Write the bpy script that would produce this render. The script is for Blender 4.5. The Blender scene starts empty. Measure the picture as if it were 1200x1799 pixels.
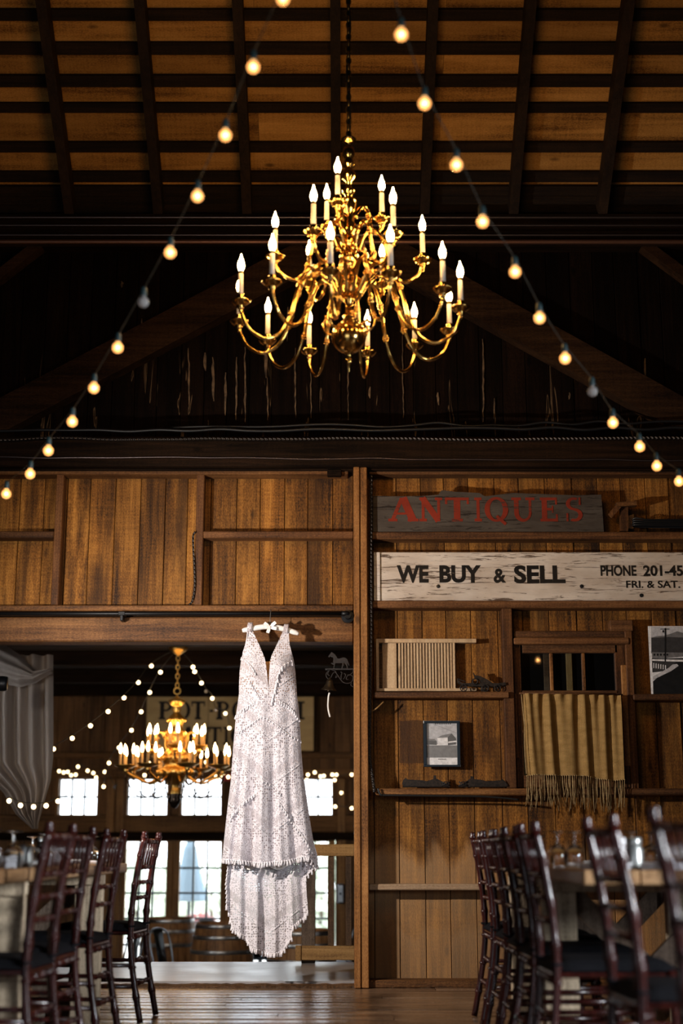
import bpy, math, random
from mathutils import Vector, Matrix

random.seed(7)
SC = bpy.context.scene
COL = SC.collection
PI = math.pi

# ---------------------------------------------------------------- camera
CAM_H = 0.818
FPX = 2500.0
HORIZON = 1497.0
TH = math.atan((HORIZON - 899.5) / FPX)
cs, sn = math.cos(TH), math.sin(TH)
cam_d = bpy.data.cameras.new('camera')
cam = bpy.data.objects.new('camera', cam_d)
COL.objects.link(cam)
cam.location = (0, 0, CAM_H)
cam.rotation_euler = (PI / 2 + TH, 0, 0)
cam_d.sensor_fit = 'VERTICAL'
cam_d.sensor_height = 36.0
cam_d.lens = 36.0 * FPX / 1799.0
cam_d.dof.use_dof = True
cam_d.dof.focus_distance = 9.15
cam_d.dof.aperture_fstop = 1.4
cam_d.clip_end = 200
SC.camera = cam

# ---------------------------------------------------------------- colour management, world
SC.view_settings.view_transform = 'Standard'
SC.view_settings.look = 'None'
SC.view_settings.exposure = 0.0
SC.view_settings.gamma = 1.0
SC.view_settings.use_curve_mapping = False
SC.cycles.max_bounces = 5; SC.cycles.diffuse_bounces = 2; SC.cycles.glossy_bounces = 3
SC.cycles.transmission_bounces = 6; SC.cycles.transparent_max_bounces = 10
SC.cycles.caustics_reflective = False; SC.cycles.caustics_refractive = False
w = bpy.data.worlds.new('sky')
SC.world = w
w.use_nodes = True
wn = w.node_tree
wn.nodes['Background'].inputs[0].default_value = (0.93, 0.97, 1.0, 1)
wn.nodes['Background'].inputs[1].default_value = 6.5

# ---------------------------------------------------------------- large lights
def aim(o, tgt):
    o.rotation_euler = (Vector(tgt) - o.location).to_track_quat('-Z', 'Y').to_euler()
# photographer's lamp standing left of the opening
kd = bpy.data.lights.new('photo_lamp', 'SPOT')
kd.energy = 560; kd.color = (1.0, 0.91, 0.81)
kd.shadow_soft_size = 0.06; kd.spot_size = math.radians(118); kd.spot_blend = 0.9
key = bpy.data.objects.new('photo_lamp', kd); COL.objects.link(key)
key.location = (-2.25, 6.75, 1.85)
aim(key, (0.35, 9.4, 1.35))
# added cool fill light behind the camera; no doorway is modelled
dd = bpy.data.lights.new('rear_fill', 'AREA')
dd.energy = 45; dd.color = (0.82, 0.9, 1.0); dd.shape = 'RECTANGLE'; dd.size = 3.0; dd.size_y = 2.4
rear_lamp = bpy.data.objects.new('rear_fill', dd); COL.objects.link(rear_lamp)
rear_lamp.location = (-1.5, -0.9, 1.4)
aim(rear_lamp, (0.0, 9.0, 1.2))

# added fill light aimed at the left table; the right wall has no window
sd_ = bpy.data.lights.new('table_fill', 'AREA')
sd_.energy = 115; sd_.color = (0.9, 0.95, 1.0); sd_.shape = 'RECTANGLE'; sd_.size = 1.1; sd_.size_y = 1.3; sd_.spread = math.radians(60)
side = bpy.data.objects.new('table_fill', sd_); COL.objects.link(side)
side.location = (4.9, 1.8, 1.9)
aim(side, (-1.2, 5.6, 0.6))

# ---------------------------------------------------------------- pixel helpers (photo frame 1200 x 1799)
def ray(px, py):
    xc = (px - 600.0) / FPX; yc = (899.5 - py) / FPX
    return Vector((xc, cs - sn * yc, sn + cs * yc))
def at(px, py, Y):
    d = ray(px, py); t = Y / d.y
    return Vector((d.x * t, Y, CAM_H + d.z * t))
def atz(px, py, z):
    d = ray(px, py); t = (z - CAM_H) / d.z
    return Vector((d.x * t, d.y * t, z))
def Xp(px, py, Y): return at(px, py, Y).x
def Zp(py, Y): return at(600, py, Y).z

# ---------------------------------------------------------------- mesh builder
class MB:
    def __init__(s): s.v = []; s.f = []; s.uv = None
    def add(s, vs, fs):
        n = len(s.v); s.v += [Vector(p) for p in vs]; s.f += [tuple(i + n for i in f) for f in fs]; return s
    def box(s, x0, x1, y0, y1, z0, z1, bev=0.0):
        if bev <= 0:
            vs = [(x0,y0,z0),(x1,y0,z0),(x1,y1,z0),(x0,y1,z0),(x0,y0,z1),(x1,y0,z1),(x1,y1,z1),(x0,y1,z1)]
            return s.add(vs, [(0,3,2,1),(4,5,6,7),(0,1,5,4),(1,2,6,5),(2,3,7,6),(3,0,4,7)])
        b = min(bev, abs(x1-x0)*.45, abs(y1-y0)*.45, abs(z1-z0)*.45)
        # chamfered box: 24 verts
        vs = []; idx = {}
        for ix, x in enumerate((x0, x1)):
            for iy, y in enumerate((y0, y1)):
                for iz, z in enumerate((z0, z1)):
                    sx = b if ix == 0 else -b; sy = b if iy == 0 else -b; sz = b if iz == 0 else -b
                    idx[(ix,iy,iz,0)] = len(vs); vs.append((x, y+sy, z+sz))
                    idx[(ix,iy,iz,1)] = len(vs); vs.append((x+sx, y, z+sz))
                    idx[(ix,iy,iz,2)] = len(vs); vs.append((x+sx, y+sy, z))
        g = lambda *k: idx[k]
        fs = []
        fs.append((g(0,0,0,0),g(0,0,1,0),g(0,1,1,0),g(0,1,0,0)))
        fs.append((g(1,0,0,0),g(1,1,0,0),g(1,1,1,0),g(1,0,1,0)))
        fs.append((g(0,0,0,1),g(1,0,0,1),g(1,0,1,1),g(0,0,1,1)))
        fs.append((g(0,1,0,1),g(0,1,1,1),g(1,1,1,1),g(1,1,0,1)))
        fs.append((g(0,0,0,2),g(0,1,0,2),g(1,1,0,2),g(1,0,0,2)))
        fs.append((g(0,0,1,2),g(1,0,1,2),g(1,1,1,2),g(0,1,1,2)))
        for a in (0,1):
            for b2 in (0,1):
                fs.append((g(a,b2,0,0),g(a,b2,1,0),g(a,b2,1,1),g(a,b2,0,1)) if (a+b2)%2==1 else (g(a,b2,0,1),g(a,b2,1,1),g(a,b2,1,0),g(a,b2,0,0)))
                fs.append((g(a,0,b2,0),g(a,1,b2,0),g(a,1,b2,2),g(a,0,b2,2)) if (a+b2)%2==0 else (g(a,0,b2,2),g(a,1,b2,2),g(a,1,b2,0),g(a,0,b2,0)))
                fs.append((g(0,a,b2,1),g(1,a,b2,1),g(1,a,b2,2),g(0,a,b2,2)) if (a+b2)%2==1 else (g(0,a,b2,2),g(1,a,b2,2),g(1,a,b2,1),g(0,a,b2,1)))
        for a in (0,1):
            for b2 in (0,1):
                for c in (0,1):
                    t = (g(a,b2,c,0),g(a,b2,c,1),g(a,b2,c,2))
                    fs.append(t if (a+b2+c)%2==0 else t[::-1])
        return s.add(vs, fs)
    def beam(s, p, q, w_, d_, up=(0,-1,0)):
        """rectangular bar from p to q; w_ across, d_ along 'up' direction"""
        p = Vector(p); q = Vector(q); t = (q-p).normalized(); u = Vector(up)
        u = (u - t*u.dot(t)).normalized(); n = t.cross(u)
        vs = []
        for c in (p, q):
            for a, b in ((-1,-1),(1,-1),(1,1),(-1,1)):
                vs.append(c + n*(a*w_/2) + u*(b*d_/2))
        return s.add(vs, [(0,1,2,3),(7,6,5,4),(0,4,5,1),(1,5,6,2),(2,6,7,3),(3,7,4,0)])
    def tube(s, pts, r, seg=8, cap=True, closed=False):
        pts = [Vector(p) for p in pts]; n = len(pts)
        rs = r if isinstance(r, (list, tuple)) else [r]*n
        ts = []
        for i in range(n):
            if closed: a = pts[(i-1) % n]; b = pts[(i+1) % n]
            else: a = pts[max(i-1,0)]; b = pts[min(i+1,n-1)]
            d = b-a
            ts.append(d.normalized() if d.length > 1e-9 else Vector((0,0,1)))
        u = ts[0].orthogonal().normalized(); vs = []
        for i in range(n):
            u = u - ts[i]*u.dot(ts[i])
            u = u.normalized() if u.length > 1e-6 else ts[i].orthogonal().normalized()
            v = ts[i].cross(u)
            for k in range(seg):
                a = 2*PI*k/seg
                vs.append(pts[i] + (u*math.cos(a) + v*math.sin(a))*rs[i])
        fs = []
        m = n if closed else n-1
        for i in range(m):
            j = (i+1) % n
            for k in range(seg):
                k2 = (k+1) % seg
                fs.append((i*seg+k, i*seg+k2, j*seg+k2, j*seg+k))
        if cap and not closed:
            fs.append(tuple(range(seg-1,-1,-1))); fs.append(tuple((n-1)*seg+k for k in range(seg)))
        return s.add(vs, fs)
    def lathe(s, prof, seg=16, c=(0,0,0), axis=None):
        c = Vector(c); vs = []; fs = []
        if axis is None: ax = Vector((0,0,1)); u = Vector((1,0,0)); v = Vector((0,1,0))
        else:
            ax = Vector(axis).normalized(); u = ax.orthogonal().normalized(); v = ax.cross(u)
        n = len(prof)
        for r, z in prof:
            for k in range(seg):
                a = 2*PI*k/seg
                vs.append(c + ax*z + (u*math.cos(a)+v*math.sin(a))*max(r,1e-5))
        for i in range(n-1):
            for k in range(seg):
                k2 = (k+1) % seg
                fs.append((i*seg+k, i*seg+k2, (i+1)*seg+k2, (i+1)*seg+k))
        return s.add(vs, fs)
    def sphere(s, c, r, seg=12, rings=8, sz=1.0):
        prof = [(r*math.sin(PI*i/rings), -r*sz*math.cos(PI*i/rings)) for i in range(rings+1)]
        return s.lathe(prof, seg, c)
    def prism(s, outline, y0, y1):
        """outline of (x,z) points, extruded from y0 (front) to y1 (back)"""
        n = len(outline)
        vs = [(x,y0,z) for x,z in outline] + [(x,y1,z) for x,z in outline]
        a = sum(outline[i][0]*outline[(i+1)%n][1]-outline[(i+1)%n][0]*outline[i][1] for i in range(n))
        fr = tuple(range(n)) if a > 0 else tuple(range(n-1,-1,-1))
        fs = [fr, tuple(i+n for i in fr[::-1])]
        for i in range(n):
            j = (i+1) % n
            fs.append((i,i+n,j+n,j) if a > 0 else (j,j+n,i+n,i))
        return s.add(vs, fs)
    def grid(s, rows, flip=False):
        """rows: list of equal-length point lists"""
        m = len(rows[0]); vs = [p for r in rows for p in r]; fs = []
        for i in range(len(rows)-1):
            for k in range(m-1):
                f = (i*m+k, i*m+k+1, (i+1)*m+k+1, (i+1)*m+k)
                fs.append(f[::-1] if flip else f)
        return s.add(vs, fs)
    def build(s, name, mat, parent=None, loc=None, smooth=False):
        off = Vector((0,0,0))
        o_loc = Vector((0,0,0))
        if parent is not None: off = wloc(parent)
        elif loc is not None: off = Vector(loc); o_loc = off
        me = bpy.data.meshes.new(name)
        me.from_pydata([tuple(v-off) for v in s.v], [], s.f)
        me.update()
        if smooth:
            me.polygons.foreach_set('use_smooth', [True]*len(me.polygons))
        o = bpy.data.objects.new(name, me)
        if mat is not None: me.materials.append(M[mat] if isinstance(mat, str) else mat)
        COL.objects.link(o)
        o.location = o_loc
        if parent is not None: o.parent = parent
        return o
def wloc(o):
    l = Vector(o.location)
    while o.parent is not None:
        o = o.parent; l = l + Vector(o.location)
    return l
def tag(o, label=None, cat=None, group=None, kind=None):
    if label: o['label'] = label
    if cat: o['category'] = cat
    if group: o['group'] = group
    if kind: o['kind'] = kind
    return o
def empty(name, loc, rz=0.0):
    o = bpy.data.objects.new(name, None); COL.objects.link(o)
    o.location = loc; o.rotation_euler = (0,0,rz); o.empty_display_size = 0.1
    return o
def copy_tree(o, parent=None):
    c = o.copy(); COL.objects.link(c); c.parent = parent
    for ch in list(o.children): copy_tree(ch, c)
    return c
def base_build(mb, name, mat, smooth=False):
    """top-level mesh with its origin at the base centre"""
    xs = [v.x for v in mb.v]; ys = [v.y for v in mb.v]; zs = [v.z for v in mb.v]
    return mb.build(name, mat, None, ((min(xs)+max(xs))/2, (min(ys)+max(ys))/2, min(zs)), smooth)
def smoothcurve(pts, n=6):
    """Catmull-Rom through pts"""
    P = [Vector(p) for p in pts]; P = [P[0]*2-P[1]] + P + [P[-1]*2-P[-2]]
    out = []
    for i in range(1, len(P)-2):
        a, b, c, d = P[i-1], P[i], P[i+1], P[i+2]
        for k in range(n):
            t = k/n
            out.append(0.5*((2*b) + (c-a)*t + (2*a-5*b+4*c-d)*t*t + (3*b-a-3*c+d)*t**3))
    out.append(P[-2]); return out
def interp(x, xs, ys):
    if x <= xs[0]: return ys[0]
    for i in range(len(xs)-1):
        if x <= xs[i+1]:
            t = (x-xs[i])/(xs[i+1]-xs[i]); return ys[i]*(1-t)+ys[i+1]*t
    return ys[-1]

# ---------------------------------------------------------------- materials
M = {}
class NT:
    def __init__(s, name):
        s.m = bpy.data.materials.new(name); s.m.use_nodes = True; M[name] = s.m
        s.t = s.m.node_tree; s.n = s.t.nodes; s.b = s.n['Principled BSDF']; s.out = s.n['Material Output']
    def node(s, typ, **kw):
        nd = s.n.new(typ)
        for k, v in kw.items(): setattr(nd, k, v)
        return nd
    def link(s, a, b): s.t.links.new(a, b)
    def val(s, sock, v): sock.default_value = v
    def pos(s, scale=(1,1,1), obj_rand=0.0, coord='pos'):
        if coord == 'pos':
            src = s.node('ShaderNodeNewGeometry').outputs['Position']
        else:
            src = s.node('ShaderNodeTexCoord').outputs[coord]
        if obj_rand:
            oi = s.node('ShaderNodeObjectInfo')
            mu = s.node('ShaderNodeMath', operation='MULTIPLY'); mu.inputs[1].default_value = obj_rand
            s.link(oi.outputs['Random'], mu.inputs[0])
            ad = s.node('ShaderNodeVectorMath', operation='ADD')
            s.link(src, ad.inputs[0]); s.link(mu.outputs[0], ad.inputs[1]); src = ad.outputs[0]
        vm = s.node('ShaderNodeVectorMath', operation='MULTIPLY')
        vm.inputs[1].default_value = scale
        s.link(src, vm.inputs[0]); return vm.outputs[0]
    def noise(s, vec, scale=1.0, detail=4.0, rough=0.6, dist=0.0):
        nd = s.node('ShaderNodeTexNoise'); s.link(vec, nd.inputs['Vector'])
        nd.inputs['Scale'].default_value = scale; nd.inputs['Detail'].default_value = detail
        nd.inputs['Roughness'].default_value = rough; nd.inputs['Distortion'].default_value = dist
        return nd.outputs['Fac']
    def ramp(s, fac, stops, interp_='LINEAR'):
        nd = s.node('ShaderNodeValToRGB'); cr = nd.color_ramp; cr.interpolation = interp_
        while len(cr.elements) < len(stops): cr.elements.new(0.5)
        for e, (p, c) in zip(cr.elements, stops):
            e.position = p; e.color = (*c, 1) if len(c) == 3 else c
        s.link(fac, nd.inputs[0]); return nd.outputs[0]
    def mix(s, fac, a, b, mode='MIX'):
        nd = s.node('ShaderNodeMix', data_type='RGBA', blend_type=mode)
        for sock, v in ((nd.inputs[0], fac), (nd.inputs[6], a), (nd.inputs[7], b)):
            if hasattr(v, 'node'): s.link(v, sock)
            elif isinstance(v, (int, float)): sock.default_value = v
            else: sock.default_value = (*v, 1)
        return nd.outputs[2]
    def math(s, op, a, b=None, c=None):
        nd = s.node('ShaderNodeMath', operation=op)
        for i, v in enumerate((a, b, c)):
            if v is None: continue
            if hasattr(v, 'node'): s.link(v, nd.inputs[i])
            else: nd.inputs[i].default_value = v
        return nd.outputs[0]
    def bump(s, h, strength=0.3, dist=0.01):
        nd = s.node('ShaderNodeBump'); nd.inputs['Strength'].default_value = strength
        nd.inputs['Distance'].default_value = dist
        s.link(h, nd.inputs['Height']); s.link(nd.outputs[0], s.b.inputs['Normal'])
    def set(s, col=None, rough=0.6, metal=0.0, spec=None):
        if col is not None:
            if hasattr(col, 'node'): s.link(col, s.b.inputs['Base Color'])
            else: s.b.inputs['Base Color'].default_value = (*col, 1)
        if hasattr(rough, 'node'): s.link(rough, s.b.inputs['Roughness'])
        else: s.b.inputs['Roughness'].default_value = rough
        s.b.inputs['Metallic'].default_value = metal
        if spec is not None: s.b.inputs['Specular IOR Level'].default_value = spec
        return s

def wood(name, dark, mid, light, grain='z', rough=0.75, bump=0.35, var=0.45, blotch=0.5, spec=0.25, fine=1.0):
    t = NT(name)
    sc = {'z': (34,34,1.6), 'x': (1.6,34,34), 'y': (34,1.6,34)}[grain]
    sc2 = {'z': (5,5,0.9), 'x': (0.9,5,5), 'y': (5,0.9,5)}[grain]
    sc3 = {'z': (4,4,70), 'x': (70,4,4), 'y': (4,70,4)}[grain]
    g = t.noise(t.pos(tuple(a*fine for a in sc), 13.0), 1.0, 3, 0.65, 0.6)
    bl = t.noise(t.pos(sc2, 7.0), 1.0, 2, 0.6, 0.4)
    saw = t.noise(t.pos(sc3, 3.0), 1.0, 1, 0.5)
    fin = t.noise(t.pos({'z': (190,190,75), 'x': (75,190,190), 'y': (190,75,190)}[grain]), 1.0, 1, 0.5)
    f = t.math('ADD', t.math('MULTIPLY', g, 1-blotch), t.math('MULTIPLY', bl, blotch))
    f = t.math('ADD', f, t.math('MULTIPLY', t.math('SUBTRACT', saw, 0.5), 0.10))
    f = t.math('ADD', f, t.math('MULTIPLY', t.math('SUBTRACT', fin, 0.5), 0.30))
    col = t.ramp(f, [(0.34, dark), (0.5, mid), (0.68, light)])
    oi = t.node('ShaderNodeObjectInfo').outputs['Random']
    v = t.math('ADD', 1-var/2, t.math('MULTIPLY', oi, var))
    col = t.mix(1.0, col, t.mix(1.0, (1,1,1), v, 'MULTIPLY'), 'MULTIPLY')
    # knots
    vo = t.node('ShaderNodeTexVoronoi'); t.link(t.pos({'z': (5.5,5.5,2.2), 'x': (2.2,5.5,5.5), 'y': (5.5,2.2,5.5)}[grain], 5.0), vo.inputs['Vector'])
    vo.inputs['Scale'].default_value = 1.0
    k = t.ramp(vo.outputs['Distance'], [(0.04, (1,1,1)), (0.11, (0,0,0))])
    col = t.mix(t.math('MULTIPLY', k, 0.75), col, tuple(c*0.5 for c in dark))
    t.set(col, rough, 0, spec)
    t.bump(t.math('ADD', t.math('MULTIPLY', fin, 0.5), t.math('MULTIPLY', g, 0.8)), bump, 0.006)
    return t
def plain(name, col, rough=0.5, metal=0.0, spec=None):
    return NT(name).set(col, rough, metal, spec)
def mottled(name, a, b, scale=20, rough=0.6, metal=0.0, bump=0.0):
    t = NT(name); n = t.noise(t.pos((scale,)*3, 3.0), 1.0, 4)
    t.set(t.ramp(n, [(0.35, a), (0.65, b)]), rough, metal)
    if bump: t.bump(n, bump, 0.004)
    return t
def emit(name, col, strength):
    t = NT(name); t.b.inputs['Base Color'].default_value = (*col,1)
    t.b.inputs['Emission Color'].default_value = (*col,1); t.b.inputs['Emission Strength'].default_value = strength
    return t

# wall boards: warm sawn boards, paler and water-marked near the floor
t = wood('barn_board', (0.026,0.009,0.0018), (0.185,0.070,0.0105), (0.43,0.185,0.034), 'z', 0.72, 0.5, 0.6, 0.55)
base_in = t.b.inputs['Base Color'].links[0].from_socket
st = t.noise(t.pos((6,6,0.7), 9.0), 1.0, 4, 0.6, 0.5)
base_in = t.mix(t.ramp(st, [(0.50,(0,0,0)),(0.68,(0.7,0.7,0.7))]), base_in, (0.022,0.008,0.002))
sep = t.node('ShaderNodeSeparateXYZ'); t.link(t.node('ShaderNodeNewGeometry').outputs['Position'], sep.inputs[0])
nz = t.noise(t.pos((5,5,1.6)), 1.0, 3, 0.55, 0.8)
nz2 = t.math('ADD', sep.outputs['Z'], t.math('MULTIPLY', t.math('SUBTRACT', nz, 0.5), 0.5))
worn = t.ramp(nz2, [(0.0, (0,0,0)), (0.55, (1,1,1)), (0.76, (1,1,1)), (0.88, (0,0,0))])
tide = t.ramp(nz2, [(0.82, (0,0,0)), (0.885, (1,1,1)), (0.97, (0,0,0))])
worn2 = t.ramp(nz2, [(0.0, (.42,.42,.42)), (0.30, (.36,.36,.36)), (0.38, (0,0,0))])
c2 = t.mix(t.math('MULTIPLY', worn, 0.5), base_in, (0.40,0.25,0.13))
c2 = t.mix(worn2, c2, (0.34,0.21,0.11))
c2 = t.mix(t.math('MULTIPLY', tide, 0.45), c2, (0.06,0.026,0.008))
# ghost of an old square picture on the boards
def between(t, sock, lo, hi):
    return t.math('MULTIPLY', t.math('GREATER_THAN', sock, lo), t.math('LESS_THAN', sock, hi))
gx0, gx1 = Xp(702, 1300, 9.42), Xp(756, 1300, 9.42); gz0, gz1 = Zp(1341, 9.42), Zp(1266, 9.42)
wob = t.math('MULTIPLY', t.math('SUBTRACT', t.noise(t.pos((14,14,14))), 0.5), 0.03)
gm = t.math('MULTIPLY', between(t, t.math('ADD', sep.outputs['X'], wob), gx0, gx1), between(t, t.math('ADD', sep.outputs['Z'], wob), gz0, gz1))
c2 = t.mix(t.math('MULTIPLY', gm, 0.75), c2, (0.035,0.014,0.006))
t.link(c2, t.b.inputs['Base Color'])

wood('frame_wood', (0.025,0.009,0.003), (0.095,0.035,0.01), (0.2,0.082,0.025), 'z', 0.65, 0.35, 0.35, 0.5)
wood('frame_wood_x', (0.03,0.011,0.004), (0.10,0.04,0.013), (0.2,0.088,0.032), 'x', 0.65, 0.35, 0.35, 0.5)
wood('header_wood', (0.025,0.009,0.003), (0.115,0.046,0.013), (0.25,0.11,0.035), 'x', 0.65, 0.45, 0.2, 0.55)
wood('pale_rail_wood', (0.14,0.085,0.05), (0.27,0.175,0.105), (0.4,0.28,0.18), 'x', 0.7, 0.3, 0.2, 0.5)
wood('post_wood', (0.05,0.018,0.005), (0.21,0.085,0.022), (0.38,0.175,0.055), 'z', 0.6, 0.35, 0.1, 0.6)
wood('dark_beam', (0.004,0.002,0.001), (0.012,0.006,0.003), (0.026,0.012,0.006), 'x', 0.8, 0.4, 0.3, spec=0.07)
wood('brace_wood', (0.009,0.004,0.002), (0.024,0.011,0.005), (0.045,0.021,0.009), 'x', 0.8, 0.4, 0.2, spec=0.08)
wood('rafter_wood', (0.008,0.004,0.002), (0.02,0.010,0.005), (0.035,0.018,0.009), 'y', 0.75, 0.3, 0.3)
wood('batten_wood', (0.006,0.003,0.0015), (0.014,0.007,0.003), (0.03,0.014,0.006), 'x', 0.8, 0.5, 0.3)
wood('plywood', (0.13,0.052,0.010), (0.42,0.195,0.042), (0.6,0.30,0.078), 'x', 0.75, 0.2, 0.4, 0.6, fine=0.5)
# dark gable boards with a few raw splits
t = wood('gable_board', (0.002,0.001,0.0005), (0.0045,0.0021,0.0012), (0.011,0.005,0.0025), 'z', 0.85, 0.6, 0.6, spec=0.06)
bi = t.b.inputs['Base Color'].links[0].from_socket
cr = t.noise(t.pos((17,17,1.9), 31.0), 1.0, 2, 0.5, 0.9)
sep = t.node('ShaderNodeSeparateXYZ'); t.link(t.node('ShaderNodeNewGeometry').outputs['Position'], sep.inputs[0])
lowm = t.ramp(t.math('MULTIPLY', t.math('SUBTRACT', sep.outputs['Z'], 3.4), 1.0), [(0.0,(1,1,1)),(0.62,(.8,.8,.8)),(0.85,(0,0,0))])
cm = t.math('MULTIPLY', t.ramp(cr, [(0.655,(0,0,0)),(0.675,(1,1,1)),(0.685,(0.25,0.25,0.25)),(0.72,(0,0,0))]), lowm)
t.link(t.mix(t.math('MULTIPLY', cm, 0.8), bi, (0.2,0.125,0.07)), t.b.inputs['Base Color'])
wood('far_board', (0.045,0.02,0.007), (0.12,0.055,0.018), (0.21,0.10,0.035), 'z', 0.7, 0.3, 0.4)
wood('far_beam', (0.05,0.022,0.007), (0.15,0.068,0.02), (0.26,0.125,0.04), 'x', 0.7, 0.3, 0.3)
wood('far_frame', (0.09,0.042,0.014), (0.24,0.115,0.036), (0.38,0.195,0.065), 'z', 0.6, 0.3, 0.3)
wood('gate_wood', (0.12,0.055,0.016), (0.29,0.155,0.05), (0.42,0.24,0.09), 'x', 0.65, 0.3, 0.2)
wood('gate_post_wood', (0.05,0.032,0.022), (0.11,0.076,0.055), (0.19,0.14,0.105), 'z', 0.8, 0.5, 0.2)
wood('gate_slat_wood', (0.03,0.015,0.007), (0.08,0.042,0.02), (0.14,0.078,0.038), 'z', 0.7, 0.3, 0.3)
wood('floor_plank', (0.05,0.026,0.014), (0.15,0.088,0.052), (0.25,0.155,0.095), 'x', 0.22, 0.5, 0.5, 0.5, spec=0.7)
wood('sill_wood', (0.01,0.005,0.002), (0.07,0.034,0.014), (0.2,0.10,0.045), 'x', 0.6, 0.9, 0.2)
wood('table_wood', (0.12,0.06,0.025), (0.27,0.15,0.07), (0.40,0.25,0.13), 'y', 0.5, 0.3, 0.3)
wood('trestle_wood', (0.22,0.16,0.11), (0.46,0.36,0.25), (0.62,0.5,0.36), 'z', 0.75, 0.4, 0.2)
wood('washboard_wood', (0.33,0.21,0.12), (0.5,0.34,0.2), (0.62,0.45,0.28), 'z', 0.6, 0.15, 0.15)
wood('barrel_wood', (0.13,0.06,0.022), (0.28,0.135,0.052), (0.40,0.2,0.08), 'z', 0.5, 0.2, 0.3)
t = NT('platform_floor'); n = t.noise(t.pos((3,40,3)), 1.0, 4); n2 = t.noise(t.pos((2.5,2.5,2.5)), 1.0, 3)
t.set(t.ramp(n, [(0.35,(0.2,0.185,0.185)),(0.65,(0.36,0.335,0.34))]), t.math('ADD', 0.22, t.math('MULTIPLY', n2, 0.2)), 0, 1.0)
t.bump(n, 0.15, 0.003)
mottled('lower_floor', (0.06,0.045,0.035), (0.12,0.09,0.07), 4, 0.4)
mottled('patio_ground', (0.5,0.49,0.46), (0.65,0.63,0.6), 3, 0.9)
plain('dark_ceiling', (0.016,0.009,0.006), 0.85)
mottled('raw_split', (0.03,0.015,0.007), (0.20,0.12,0.06), 18, 0.8)
mottled('post_reflection', (0.75,0.45,0.16), (0.9,0.58,0.24), 12, 0.6)  # reflection of the lit post in the sash glass, put into the colour
plain('shadow_backing', (0.004,0.0025,0.002), 0.95)

# brass, iron, glass, lamps
t = NT('brass'); n = t.noise(t.pos((30,30,30)), 1.0, 3)
t.set(t.ramp(n, [(0.3,(0.62,0.35,0.085)),(0.7,(0.84,0.55,0.19))]), 0.15, 1.0)
t = NT('old_brass'); t.set((0.8,0.48,0.13), 0.33, 1.0)
plain('black_brass', (0.05,0.035,0.025), 0.25, 0.8)
plain('candle_sleeve', (0.85,0.80,0.74), 0.45)
plain('bulb_collar', (0.18,0.11,0.04), 0.3, 1.0)
BULB = emit('flame_bulb', (1.0,0.56,0.19), 185.0)
emit('far_flame_bulb', (1.0,0.62,0.27), 26.0)
emit('filament_glow', (1.0,0.66,0.32), 40.0)
emit('far_globe_glow', (1.0,0.70,0.36), 7.0)
def thin_glass(name, tint, opac, rough=0.02, glow=None, gs=0.0):
    t = NT(name); n = t.n
    tr = t.node('ShaderNodeBsdfTransparent'); tr.inputs[0].default_value = (*tint,1)
    t.set((0.9,0.9,0.9), rough, 0, 0.7)
    if glow:
        t.b.inputs['Emission Color'].default_value = (*glow,1); t.b.inputs['Emission Strength'].default_value = gs
    mx = t.node('ShaderNodeMixShader'); mx.inputs[0].default_value = opac
    t.link(tr.outputs[0], mx.inputs[1]); t.link(t.b.outputs[0], mx.inputs[2]); t.link(mx.outputs[0], t.out.inputs[0])
    return t
t = thin_glass('lit_globe', (1.0,0.72,0.38), 0.72, 0.1, (1.0,0.50,0.17), 1.5); t.b.inputs['Base Color'].default_value = (0.35,0.2,0.08,1)
t = thin_glass('dead_globe', (0.75,0.68,0.66), 0.28, 0.05)
t = thin_glass('window_glass', (0.97,0.985,1.0), 0.07, 0.02)
t = NT('old_window_glass')
tr = t.node('ShaderNodeBsdfTransparent'); tr.inputs[0].default_value = (0.75,0.78,0.8,1)
gl = t.node('ShaderNodeBsdfGlossy'); gl.inputs['Roughness'].default_value = 0.03; gl.inputs[0].default_value = (0.9,0.92,0.95,1)
mx = t.node('ShaderNodeMixShader'); mx.inputs[0].default_value = 0.22
t.link(tr.outputs[0], mx.inputs[1]); t.link(gl.outputs[0], mx.inputs[2]); t.link(mx.outputs[0], t.out.inputs[0])
t = NT('goblet_glass'); t.set((1,1,1), 0.0); t.b.inputs['Transmission Weight'].default_value = 1.0; t.b.inputs['IOR'].default_value = 1.45
plain('teal_socket', (0.015,0.04,0.045), 0.5)
mottled('light_wire', (0.012,0.014,0.012), (0.05,0.04,0.025), 30, 0.6)
plain('black_iron', (0.010,0.010,0.011), 0.42, 0.6)
plain('black_cable', (0.006,0.006,0.007), 0.45)
t = NT('armoured_cable'); t.set((0.06,0.05,0.045), 0.4, 0.7)
wv = t.node('ShaderNodeTexWave'); wv.inputs['Scale'].default_value = 22; t.link(t.pos((1,1,1)), wv.inputs[0]); wv.bands_direction = 'DIAGONAL'
t.bump(wv.outputs['Fac'], 0.8, 0.01)
plain('steel_conduit', (0.16,0.13,0.13), 0.35, 0.9)
plain('copper_pipe', (0.24,0.12,0.08), 0.4, 0.8)
mottled('cast_iron', (0.010,0.007,0.0065), (0.022,0.016,0.015), 60, 0.6, 0.3)
mottled('rusty_iron', (0.008,0.006,0.005), (0.035,0.022,0.015), 60, 0.55, 0.4)
mottled('bell_bronze', (0.018,0.012,0.008), (0.06,0.04,0.02), 50, 0.4, 0.7)
plain('white_cord', (0.75,0.72,0.68), 0.8)
mottled('galvanised_steel', (0.25,0.29,0.34), (0.38,0.43,0.50), 12, 0.35, 0.85)
plain('dark_steel_chair', (0.035,0.045,0.055), 0.3, 0.7)
mottled('hoop_steel', (0.28,0.28,0.28), (0.45,0.44,0.43), 20, 0.35, 0.9)
t = NT('mahogany'); n = t.noise(t.pos((40,40,6)), 1.0, 3)
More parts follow.
